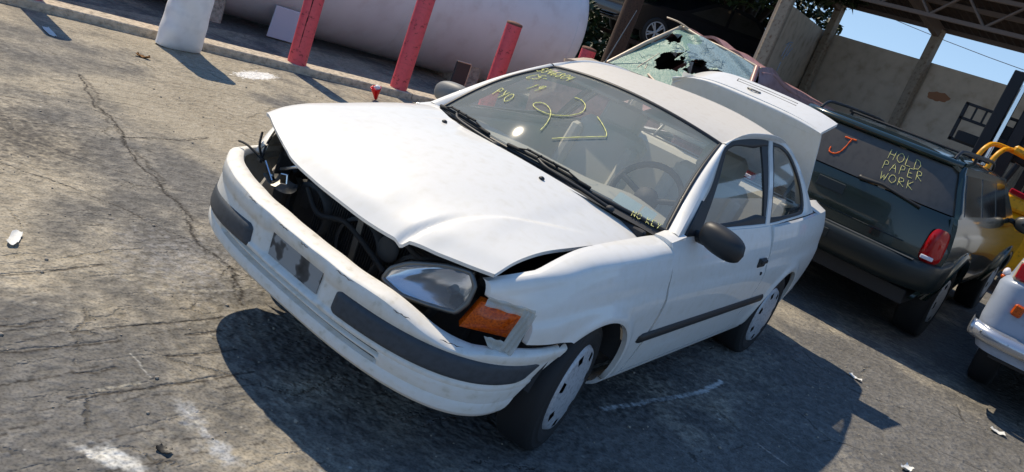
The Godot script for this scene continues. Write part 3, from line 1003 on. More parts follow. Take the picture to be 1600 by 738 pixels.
func coupe_cabin(car: Node3D) -> void:
	# roof
	var st := S()
	var roof := func(u: float, v: float) -> Vector3:
		var k := 1.0 - u * u
		var zf := 0.03 + 0.08 * k
		var zr := -0.97 - 0.07 * k
		var y := tab(ROOF_EDGE, v) + k * (0.05 - 0.032 * sin(PI * v))
		return Vector3((0.515 + 0.012 * sin(v * PI)) * u, y, lerpf(zf, zr, v))
	panel(st, roof, steps(-1, 1, 30), steps(0, 1, 24), Vector3(0, -0.012, 0))
	put(st, "roof", M.chalky_roof_paint, car)
	st = S()
	var lining := func(u: float, v: float) -> Vector3:
		var q: Vector3 = roof.call(u * 0.97, v)
		return q - Vector3(0, 0.025, 0)
	sheet(st, lining, steps(-1, 1, 12), steps(0, 1, 10))
	put(st, "headliner", M.headliner, car)
	# side frames round the door glass and quarter glass
	var outer := PackedVector2Array()
	for k in 13: outer.append(Vector2(lerpf(.655, .045, k / 12.0), lerpf(.895, 1.25, k / 12.0) + .018 * sin(PI * k / 12.0)))
	for k in range(1, 13):
		var q: Vector3 = roof.call(1.0, k / 12.0)
		outer.append(Vector2(q.z, q.y + 0.002))
	for k in range(1, 11): outer.append(Vector2(lerpf(-.97, -1.50, k / 10.0), tab(REAR_EDGE, lerpf(-.97, -1.50, k / 10.0))))
	for k in range(1, 14):
		var z := lerpf(-1.50, .655, k / 14.0)
		outer.append(Vector2(z, tab(BELT, z) + 0.0))
	var inner_raw := PackedVector2Array([Vector2(.56, .915), Vector2(.30, 1.064), Vector2(.18, 1.16), Vector2(.07, 1.238), Vector2(-.03, 1.268), Vector2(-.12, 1.280), Vector2(-.35, 1.296), Vector2(-.58, 1.302), Vector2(-.86, 1.291), Vector2(-.97, 1.274), Vector2(-1.07, 1.243), Vector2(-1.17, 1.172), Vector2(-1.25, 1.08), Vector2(-1.285, 1.0), Vector2(-1.28, .955), Vector2(-1.22, .938), Vector2(-.9, .920), Vector2(-.6, .908), Vector2(0, .909), Vector2(.4, .912)])
	var inner := smooth_loop(inner_raw, 5)
	var N := 120
	outer = resample(outer, N)
	inner = resample(inner, N)
	for s in [-1.0, 1.0]:
		st = S()
		var rows: Array = []
		for w in [0.0, 0.5, 0.9, 1.0]:
			var row := PackedVector3Array()
			for i in N + 1:
				var q := outer[i % N].lerp(inner[i % N], w)
				row.append(Vector3(s * (green_x(q.y) - (0.008 if w == 1.0 else 0.0)), q.y, q.x))
			rows.append(row)
		net(st, rows, s < 0)
		put(st, "pillar_frame", M.white_paint, car)
		for j in 3:
			st = S()
			var join := func(u: float, v: float) -> Vector3:
				var a: Vector3
				var b: Vector2
				if j == 0:
					a = glass_at(1.0, v)
					b = Vector2(lerpf(.655, .045, v), lerpf(.895, 1.25, v) + .018 * sin(PI * v))
				elif j == 1:
					a = roof.call(1.0, v)
					b = Vector2(a.z, a.y + .002)
				else:
					a = Vector3(lerpf(.51, .60, v), lerpf(1.298, .955, v), lerpf(-.98, -1.46, v)) + Vector3(0, .03, -.02) * sin(PI * v)
					b = Vector2(lerpf(-.97, -1.50, v), tab(REAR_EDGE, lerpf(-.97, -1.50, v)))
				var c := Vector3(green_x(b.y), b.y, b.x)
				var q := a.lerp(c, u) + Vector3(.006, .008, .004 if j == 0 else (-.004 if j == 2 else 0.0)) * sin(PI * u)
				return Vector3(q.x * s, q.y, q.z)
			sheet(st, join, steps(0, 1, 6), steps(0, 1, 14), s > 0)
			put(st, ["windscreen_pillar", "roof_rail", "rear_pillar"][j], M.white_paint, car)
		# black window frame just inside
		st = S()
		rows = []
		var cen := Vector2(-.40, 1.09)
		for w in [0.0, 0.05, 0.055, 0.10, 0.102]:
			var row := PackedVector3Array()
			for i in N + 1:
				var q := inner[i % N]
				var m: Vector2 = q + (cen - q).normalized() * (w * 0.42)
				row.append(Vector3(s * (green_x(m.y) - (0.016 if w > 0.1 else 0.004)), m.y, m.x))
			rows.append(row)
		net(st, rows, s < 0)
		# front door frame upright, mirror sail and centre pillar
		for seg in [[Vector2(.52, .915), Vector2(.38, .912), Vector2(.02, 1.235), Vector2(.06, 1.225)], [Vector2(-.502, .905), Vector2(-.53, .905), Vector2(-.655, 1.297), Vector2(-.535, 1.297)], [Vector2(-.594, .908), Vector2(-.625, .909), Vector2(-.765, 1.293), Vector2(-.725, 1.296)]]:
			var pf := func(u: float, v: float) -> Vector3:
				var q: Vector2 = (seg[0] as Vector2).lerp(seg[1], u).lerp((seg[3] as Vector2).lerp(seg[2], u), v)
				return Vector3(s * (green_x(q.y) - 0.006), q.y, q.x)
			panel(st, pf, steps(0, 1, 4), steps(0, 1, 8), Vector3(-s * .012, 0, 0))
		put(st, "window_frame", M.black_plastic, car)
		st = S()
		var bp := func(u: float, v: float) -> Vector3:
			var y := lerpf(.900, 1.305, v)
			return Vector3(s * (green_x(y) + 0.001), y, lerpf(-.53, -.594, u) - .128 * v)
		panel(st, bp, steps(0, 1, 3), steps(0, 1, 8), Vector3(-s * .02, 0, 0))
		put(st, "centre_pillar", M.white_paint, car)
		# glass
		for g in [[.52, -.57, "door_glass"], [-.60, -1.274, "quarter_glass"]]:
			st = S()
			var gf := func(u: float, v: float) -> Vector3:
				var z := lerpf(g[0], g[1], u)
				var top := tab(GLASS_TOP, z)
				var y := lerpf(tab(BELT, z) - .01, top, v)
				return Vector3(s * (green_x(y) - .014), y, z)
			sheet(st, gf, steps(0, 1, 20), steps(0, 1, 10), s < 0)
			put(st, g[2], M.side_glass, car)
	# interior
	st = S()
	var dash := func(u: float, v: float) -> Vector3:
		var k := 1.0 - u * u
		var top := Vector3(0.66 * u, .86 + .012 * k, .62 + .12 * k)
		var edge := Vector3(0.64 * u, .855 + 0.035 * exp(-pow((u - .52) / .25, 2.0)), .30)
		if v < 0.6: return top.lerp(edge, v / .6) + Vector3(0, .012 * sin(v / .6 * PI), 0)
		return edge.lerp(Vector3(.62 * u, .56, .36), (v - .6) / .4)
	sheet(st, dash, steps(-1, 1, 24), steps(0, 1, 14))
	put(st, "dashboard", M.dash_plastic, car)
	for x in [-.34, .34]:
		seat(car, Vector3(x, 0, -.26), x)
	st = S()
	obox(st, Vector3(0, .42, -1.0), Vector3(1.2, .2, .5), Basis.IDENTITY, .05)
	obox(st, Vector3(0, .68, -1.26), Vector3(1.2, .55, .14), Basis(Vector3.RIGHT, -.3), .05)
	obox(st, Vector3(0, .93, -1.46), Vector3(1.2, .02, .34), Basis.IDENTITY, .005)
	put(st, "rear_bench", M.seat_cloth, car)
	st = S()
	obox(st, Vector3(0, .25, -.3), Vector3(1.36, .03, 2.1))
	obox(st, Vector3(0, .34, .05), Vector3(.2, .16, .8), Basis.IDENTITY, .03)
	put(st, "cabin_floor", M.dark_trim, car)
	for s in [-1.0, 1.0]:
		st = S()
		obox(st, Vector3(s * .72, .60, -.4), Vector3(.03, .52, 2.1), Basis.IDENTITY, .01)
		obox(st, Vector3(s * .685, .66, -.1), Vector3(.06, .05, .6), Basis.IDENTITY, .02)
		put(st, "door_lining", M.dash_plastic, car)
	# steering wheel
	st = S()
	var sw := Transform3D(Basis(Vector3.RIGHT, deg_to_rad(62)), Vector3(.34, .88, .20))
	var loop := PackedVector3Array()
	for k in 33: loop.append(sw * Vector3(cos(TAU * k / 32) * .18, 0, sin(TAU * k / 32) * .18))
	tube(st, loop, .016, 8, false)
	for a in [0.3, PI - 0.3, PI * 1.5]:
		tube(st, pts([sw * Vector3(cos(a) * .05, -.02, -sin(a) * .05), sw * Vector3(cos(a) * .17, 0, -sin(a) * .17)]), .016, 6)
	lathe(st, [Vector2(.001, .02), Vector2(.05, .012), Vector2(.065, -.02), Vector2(.06, -.05)], 16, sw)
	put(st, "steering_wheel", M.dark_trim, car)
	# sun visors
	for x in [-.27, .27]:
		st = S()
		obox(st, Vector3(x, 1.245, -.03), Vector3(.40, .018, .15), Basis(Vector3.RIGHT, 0.25), .006)
		put(st, "sun_visor", M.headliner, car)

func seat(car: Node3D, at: Vector3, _x: float) -> void:
	var st := S()
	obox(st, at + Vector3(0, .40, .1), Vector3(.48, .16, .52), Basis(Vector3.RIGHT, -.12), .05)
	var back := Basis(Vector3.RIGHT, -.32)
	obox(st, at + Vector3(0, .72, -.25), Vector3(.46, .62, .14), back, .055)
	for s in [-1, 1]: obox(st, at + Vector3(s * .2, .70, -.20), Vector3(.08, .52, .14), back, .035)
	var seat_part := put(st, "front_seat", M.seat_cloth, car)
	st = S()
	obox(st, at + Vector3(0, 1.075, -.375), Vector3(.27, .17, .10), back, .04)
	for s in [-1, 1]: tube(st, pts([at + Vector3(s * .07, .98, -.34), at + Vector3(s * .07, 1.05, -.365)]), .008, 6)
	put(st, "headrest", M.seat_cloth, seat_part)

func coupe_glass(car: Node3D) -> void:
	var st := S()
	sheet(st, glass_at, steps(-1, 1, 30), steps(0, 1, 20))
	var ws := put(st, "windscreen", M.windscreen_glass, car)
	st = S()
	var loop := PackedVector3Array()
	for k in 30: loop.append(glass_at(lerpf(-1, 1, k / 30.0), 0))
	for k in 20: loop.append(glass_at(1, k / 20.0))
	for k in 30: loop.append(glass_at(lerpf(1, -1, k / 30.0), 1))
	for k in 21: loop.append(glass_at(-1, 1.0 - k / 20.0))
	tube(st, loop, .011, 6, false)
	put(st, "windscreen_seal", M.black_plastic, car)
	# black ceramic band on the inside edge of the glass
	st = S()
	for e in [[-1.0, 1.0, 0.0, 0.035], [-1.0, 1.0, 0.975, 1.0]]:
		var bf := func(u: float, v: float) -> Vector3:
			return glass_at(lerpf(e[0], e[1], u), lerpf(e[2], e[3], v)) - Vector3(0, .004, .004)
		sheet(st, bf, steps(0, 1, 30), steps(0, 1, 2))
	for e in [[-1.0, -.965], [.965, 1.0]]:
		var bf := func(u: float, v: float) -> Vector3:
			return glass_at(lerpf(e[0], e[1], u), v) - Vector3(0, .004, .004)
		sheet(st, bf, steps(0, 1, 2), steps(0, 1, 20))
	put(st, "glass_border", M.dark_cavity, ws)
	# stickers low on the driver's side
	for q in [[Vector2(.641, .03), Vector2(.803, .015), Vector2(.809, .10), Vector2(.65, .115)], [Vector2(.815, .03), Vector2(.90, .02), Vector2(.911, .095), Vector2(.824, .105)]]:
		st = S()
		var f := func(u: float, v: float) -> Vector3:
			var w: Vector2 = (q[0] as Vector2).lerp(q[1], u).lerp((q[3] as Vector2).lerp(q[2], u), v)
			return glass_at(w.x, w.y) + Vector3(0, -.003, -.003)
		sheet(st, f, steps(0, 1, 6), steps(0, 1, 4))
		put(st, "paper_sticker", M.paper_sticker, ws)
	# chalk writing
	var surf := func(q: Vector2) -> Vector3: return glass_at(q.x, q.y) + Vector3(0, .005, .005)
	st = S()
	write(st, "5346804", surf, Vector2(-.97, .815), Vector2(.066, 0.0), Vector2(-.018, .095), .0046)
	put(st, "chalk_number", M.yellow_chalk, ws)
	st = S()
	write(st, "C5-", surf, Vector2(-.86, .65), Vector2(.066, .016), Vector2(.0, .10), .0044)
	write(st, "19", surf, Vector2(-.66, .525), Vector2(.07, .012), Vector2(.01, .10), .0044)
	put(st, "chalk_date", M.yellow_chalk, ws)
	st = S()
	write(st, "PYO", surf, Vector2(-.80, .335), Vector2(.082, -.006), Vector2(-.03, .10), .0045)
	put(st, "chalk_word", M.yellow_chalk, ws)
	st = S()
	chalk(st, [Vector2(-.224, .654), Vector2(-.154, .659), Vector2(-.066, .621), Vector2(-.019, .549), Vector2(-.047, .478), Vector2(-.101, .431), Vector2(-.187, .393), Vector2(-.289, .386), Vector2(-.365, .4), Vector2(-.385, .428), Vector2(-.356, .457), Vector2(-.29, .459), Vector2(-.208, .425), Vector2(-.152, .372), Vector2(-.113, .3), Vector2(-.097, .238)], surf, .005, true)
	put(st, "chalk_scrawl", M.yellow_chalk, ws)
	st = S()
	chalk(st, [Vector2(.106, .574), Vector2(.189, .535), Vector2(.274, .483), Vector2(.307, .446), Vector2(.30, .438), Vector2(.238, .387), Vector2(.129, .302), Vector2(.028, .221)], surf, .005, true)
	put(st, "chalk_scrawl", M.yellow_chalk, ws)
	st = S()
	write(st, "NO", surf, Vector2(.79, -.022), Vector2(.032, .001), Vector2(-.006, .046), .0038)
	put(st, "chalk_word", M.yellow_chalk, ws)
	st = S()
	write(st, "KEY", surf, Vector2(.88, -.020), Vector2(.032, .001), Vector2(-.006, .046), .0038)
	put(st, "chalk_word", M.yellow_chalk, ws)
	# rear window
	st = S()
	var rw := func(u: float, v: float) -> Vector3:
		var k := 1.0 - u * u
		var a := Vector3(.51 * u, 1.298 + .05 * k, -.98 - .07 * k)
		var b := Vector3(.60 * u, .955 + .03 * k, -1.46 - .1 * k)
		return a.lerp(b, v) + Vector3(0, .03, -.02) * sin(PI * v)
	sheet(st, rw, steps(-1, 1, 20), steps(0, 1, 10))
	put(st, "rear_window", M.side_glass, car)

const GLYPHS := {
	"0": [[.5, 0, .1, .25, .1, .75, .5, 1, .9, .75, .9, .25, .5, 0]], "O": [[.5, 0, .05, .3, .1, .75, .5, 1, .95, .7, .9, .25, .5, 0]],
	"1": [[.3, .75, .55, 1, .5, 0]], "3": [[.1, .95, .8, .95, .4, .6, .85, .35, .6, .02, .1, .08]], "4": [[.7, 0, .65, 1], [.75, .4, .05, .4, .15, .95]],
	"5": [[.9, 1, .25, .97, .15, .6, .6, .65, .85, .35, .6, .03, .1, .08]], "6": [[.8, 1, .3, .7, .1, .3, .4, 0, .8, .2, .7, .48, .15, .35]], "8": [[.8, .85, .4, 1, .2, .75, .8, .3, .5, 0, .15, .25, .8, .85]],
	"9": [[.8, .7, .45, .5, .15, .75, .5, 1, .8, .8, .75, 0]], "C": [[.85, .85, .5, 1, .12, .6, .2, .15, .6, 0, .9, .15]], "-": [[.15, .45, .8, .5]],
	"P": [[.2, 0, .2, 1, .75, .95, .8, .6, .2, .5]], "Y": [[.1, 1, .5, .5], [.95, 1, .35, 0]], "N": [[.1, 0, .1, 1, .85, .05, .9, 1]], "K": [[.15, 0, .15, 1], [.85, 1, .15, .45, .9, 0]],
	"E": [[.85, 1, .15, 1, .15, 0, .85, 0], [.15, .5, .7, .5]], "H": [[.1, 0, .12, 1], [.85, 0, .9, 1], [.1, .5, .9, .5]], "L": [[.15, 1, .15, 0, .85, .03]], "D": [[.15, 0, .15, 1, .7, .9, .95, .5, .7, .08, .15, 0]],
	"A": [[.02, 0, .5, 1, .95, 0], [.2, .4, .8, .4]], "R": [[.15, 0, .15, 1, .75, .95, .8, .6, .15, .5, .9, 0]], "W": [[.02, 1, .25, 0, .5, .7, .72, 0, 1, 1]], "J": [[.35, 1, 1.0, 1], [.75, 1, .7, .3, .5, .03, .2, .05, .1, .3]]}

func write(st: SurfaceTool, text: String, surf: Callable, at: Vector2, across: Vector2, up: Vector2, w: float, space := 1.0) -> void:
	var pen := at
	for ch in text:
		if GLYPHS.has(ch):
			for stroke in GLYPHS[ch]:
				var path: Array = []
				for i in range(0, stroke.size(), 2):
					path.append(pen + across * (stroke[i] * 0.78) + up * stroke[i + 1])
				chalk(st, path, surf, w, ch in "035689OCJ")
		pen += across * space

# a stroke of chalk: a thin raised band on the surface
func chalk(st: SurfaceTool, path: Array, surf: Callable, w: float, curved := false) -> void:
	var q := PackedVector3Array()
	var flat: Array = []
	for p in path: flat.append(Vector3(p.x, p.y, 0))
	var fine := smooth_path(flat, 4) if curved else smooth_path(flat, 1)
	for p in fine:
		q.append(surf.call(Vector2(p.x, p.y)))
	if not curved:
		var d := PackedVector3Array()
		for i in q.size() - 1:
			for k in 3: d.append(q[i].lerp(q[i + 1], k / 3.0))
		d.append(q[q.size() - 1])
		q = d
	var rad := PackedFloat32Array()
	for i in q.size(): rad.append(w * (0.42 + 0.16 * sin(i * 2.3 + w * 900.0)))
	tube(st, q, rad, 5)

func coupe_tail(car: Node3D) -> void:
	# raised boot lid: outer skin towards the windscreen, its rear face on top
	var hinge := Vector3(0, 1.0, -1.63)
	var crest := Vector3(0, 1.44, -1.41)
	var far := Vector3(0, 1.525, -1.71)
	var half := func(w: float) -> float: return lerpf(.60, .555, w)
	var st := S()
	var skin := func(u: float, v: float) -> Vector3:
		var k := 1.0 - u * u
		var p: Vector3
		if v < .8: p = hinge.lerp(crest, v / .8 * .96)
		else:
			var a := hinge.lerp(crest, .96)
			var b := crest.lerp(far, .10)
			var w := (v - .8) / .2
			p = a.lerp(crest, w).lerp(crest.lerp(b, w), w)
		var n := Vector3(0, .43, .9)
		var round_ := pow(absf(u), 4.0)
		return p + n * (.012 * k) + Vector3((half.call(minf(v, 1.0)) as float) * u * (1.0 if u > 0 else .90), -.10 * round_ * smoothstep(.6, 1.0, v) * (1.0 if u < 0 else .3), 0)
	panel(st, skin, steps(-1, 1, 30), steps(0, 1, 26), Vector3(0, -.006, -.02))
	var face := func(u: float, v: float) -> Vector3:
		var k := 1.0 - u * u
		var p := crest.lerp(far, lerpf(.10, 1.0, v))
		return p + Vector3(0, .010 * k, .012 * k) + Vector3(.555 * u * (1.0 if u > 0 else .90), -.10 * pow(absf(u), 4.0) * (1.0 if u < 0 else .3), -.03 * k * v)
	panel(st, face, steps(-1, 1, 30), steps(0, 1, 8), Vector3(0, -.02, .0))
	var lid := put(st, "boot_lid", M.white_paint, car)
	st = S()
	var inner := func(u: float, v: float) -> Vector3:
		return hinge.lerp(crest, v) + Vector3(.52 * u * (1.0 if u > 0 else .90), -.01, -.045)
	sheet(st, inner, steps(-1, 1, 10), steps(0, 1, 8))
	var inner2 := func(u: float, v: float) -> Vector3:
		return crest.lerp(far, v) + Vector3(.50 * u * (1.0 if u > 0 else .86), -.055, -.02)
	sheet(st, inner2, steps(-1, 1, 10), steps(0, 1, 4))
	put(st, "lid_inner_panel", M.white_paint, lid)
	# emblem and pressed groove on the rear face
	st = S()
	var el := PackedVector3Array()
	for k in 25: el.append((face.call(0.02, .38) as Vector3) + Vector3(cos(TAU * k / 24) * .045, .004, sin(TAU * k / 24) * .028))
	tube(st, el, .005, 6, false)
	for e in [[.02, .026], [.038, .012]]:
		var e2 := PackedVector3Array()
		for k in 21: e2.append((face.call(0.02, .38) as Vector3) + Vector3(cos(TAU * k / 20) * e[0], .004, sin(TAU * k / 20) * e[1]))
		tube(st, e2, .003, 5, false)
	put(st, "emblem", M.dull_metal, lid)
	st = S()
	for line in [[-.30, .62, .52, .62], [-.30, .62, -.33, .80], [-.33, .80, .5, .80]]:
		tube(st, pts([face.call(line[0], line[1]) + Vector3(0, .0005, 0), face.call((line[0] + line[2]) * .5, (line[1] + line[3]) * .5) + Vector3(0, .0005, 0), face.call(line[2], line[3]) + Vector3(0, .0005, 0)]), .0025, 5)
	put(st, "lid_moulding", M.dark_trim, lid)
	for x in [-.5, .5]:
		st = S()
		tube(st, smooth_path([Vector3(x, .80, -1.55), Vector3(x, .95, -1.52), Vector3(x, 1.05, -1.60), Vector3(x, 1.2, -1.58)], 5), .011, 7)
		put(st, "lid_hinge", M.dull_metal, lid)
	# boot well and tail panel
	st = S()
	obox(st, Vector3(0, .55, -1.78), Vector3(1.16, .02, .5))
	obox(st, Vector3(0, .75, -1.50), Vector3(1.16, .4, .02))
	for s in [-1, 1]: obox(st, Vector3(s * .585, .74, -1.78), Vector3(.02, .38, .5))
	put(st, "boot_well", M.dark_trim, car)
	st = S()
	var tail := func(u: float, v: float) -> Vector3:
		return Vector3(.70 * u, lerpf(.55, .80, v), -2.02 - .06 * (1.0 - u * u))
	panel(st, tail, steps(-1, 1, 16), steps(0, 1, 6), Vector3(0, 0, .02))
	put(st, "tail_panel", M.white_paint, car)
	for s in [-1.0, 1.0]:
		st = S()
		obox(st, Vector3(s * .635, .76, -2.015), Vector3(.15, .19, .06), Basis(Vector3.UP, s * -.35), .02)
		put(st, "tail_lamp", M.red_lens, car)
	st = S()
	var rb := func(u: float, v: float) -> Vector3:
		var prof := [Vector2(-.05, .575), Vector2(.0, .56), Vector2(.015, .50), Vector2(.01, .40), Vector2(-.02, .32), Vector2(-.06, .30)]
		var q: Vector2 = prof[int(round(v))]
		var n := 3.0
		var ze := -1.515
		return Vector3((.775 + q.x) * u, q.y, ze - (.60 + q.x) * pow(maxf(0.0, 1.0 - pow(absf(u), n)), 1.0 / n))
	var uu := PackedFloat32Array()
	for u in bumper_us(): uu.append(u)
	sheet(st, rb, uu, steps(0, 5, 5))
	put(st, "rear_bumper", M.white_paint, car)

func car_wheel(car: Node3D, at: Vector3, s: float, r: float, rim: float, width: float, holes: int, m: Material) -> Node3D:
	var xf := Transform3D(Basis(Vector3(0, 0, 1), -s * PI / 2), at)
	var st := S()
	var h := width * 0.5
	lathe(st, [Vector2(rim, -h), Vector2(r - .03, -h), Vector2(r - .008, -h + .015), Vector2(r, -h + .03), Vector2(r, h - .03), Vector2(r - .008, h - .015), Vector2(r - .02, h - .006), Vector2(r - .024, h - .002), Vector2(r - .03, h - .005), Vector2(r - .05, h + .003), Vector2(rim + .045, h + .005), Vector2(rim + .04, h + .002), Vector2(rim + .02, h + .003), Vector2(rim, h - .004), Vector2(rim - .01, h - .02)], 48, xf)
	lathe(st, [Vector2(.001, -h * .3), Vector2(rim, -h * .3)], 24, xf)
	var w := put(st, "wheel", M.rubber, car)
	st = S()
	# disc with slots: rings are joined except where the holes are
	var n := holes * 10
	var prof := [Vector2(rim, h - .012), Vector2(rim - .012, h + .006), Vector2(rim * .88, h + .008), Vector2(rim * .70, h + .012), Vector2(rim * .60, h + .014), Vector2(rim * .40, h + .018), Vector2(rim * .2, h + .024), Vector2(.001, h + .022)]
	for j in prof.size() - 1:
		for k in n:
			if j == 2 and (k % 10) in [0, 1, 2]: continue
			var a := TAU * k / n
			var b := TAU * (k + 1) / n
			quad(st, xf * ring_pt(prof[j], a), xf * ring_pt(prof[j], b), xf * ring_pt(prof[j + 1], b), xf * ring_pt(prof[j + 1], a))
	put(st, "hubcap", m, w)
	st = S()
	lathe(st, [Vector2(.001, h - .03), Vector2(rim - .004, h - .03)], 24, xf)
	put(st, "rim", M.dark_cavity, w)
	return w

func ring_pt(q: Vector2, a: float) -> Vector3:
	return Vector3(q.x * cos(a), q.y, q.x * sin(a))

# ---------------------------------------------------------------- the other vehicles
# a shell from cross-sections: rows of (half width, height) per station, mirrored left and right
func shell(st: SurfaceTool, stations: Array) -> void:
	var rows: Array = []
	for s in stations:
		var z: float = s[0]
		var half: Array = s[1]
		var row := PackedVector3Array()
		for i in half.size(): row.append(Vector3(half[i].x, half[i].y, z))
		for i in range(half.size() - 1, -1, -1): row.append(Vector3(-half[i].x, half[i].y, z))
		row.append(row[0])
		rows.append(row)
	net(st, rows)

func lerp_half(a: Array, b: Array, w: float) -> Array:
	var r: Array = []
	for i in a.size(): r.append((a[i] as Vector2).lerp(b[i], w))
	return r

func cap_row(st: SurfaceTool, z: float, half: Array) -> void:
	st.set_smooth_group(9)
	for i in half.size() - 1:
		var a: Vector2 = half[i]
		var b: Vector2 = half[i + 1]
		quad(st, Vector3(-a.x, a.y, z), Vector3(-b.x, b.y, z), Vector3(b.x, b.y, z), Vector3(a.x, a.y, z))
	st.set_smooth_group(0)

# a flat-ish piece following four corners, with a hem
func patch(called: String, m: Material, parent: Node, c: Array, bulge: Vector3, hem: Vector3, nu := 8, nv := 6) -> MeshInstance3D:
	var st := S()
	var f := func(u: float, v: float) -> Vector3:
		return (c[0] as Vector3).lerp(c[1], u).lerp((c[3] as Vector3).lerp(c[2], u), v) + bulge * sin(PI * u) * sin(PI * v)
	panel(st, f, steps(0, 1, nu), steps(0, 1, nv), hem)
	return put(st, called, m, parent)

# SUV space: x to the right seen from behind, y up, z = 0 at the tail and negative to the front
func suv_hw(y: float) -> float:
	return tab(PackedVector2Array([Vector2(.4, .80), Vector2(.5, .85), Vector2(.7, .885), Vector2(.9, .885), Vector2(1.05, .865), Vector2(1.12, .84), Vector2(1.3, .755), Vector2(1.46, .675), Vector2(1.515, .62), Vector2(1.535, .45), Vector2(1.545, 0.0)]), y)

func suv_tail(y: float) -> float:
	return tab(PackedVector2Array([Vector2(.4, -.06), Vector2(.75, -.035), Vector2(.95, -.05), Vector2(1.12, -.085), Vector2(1.3, -.165), Vector2(1.46, -.255), Vector2(1.545, -.33)]), y)

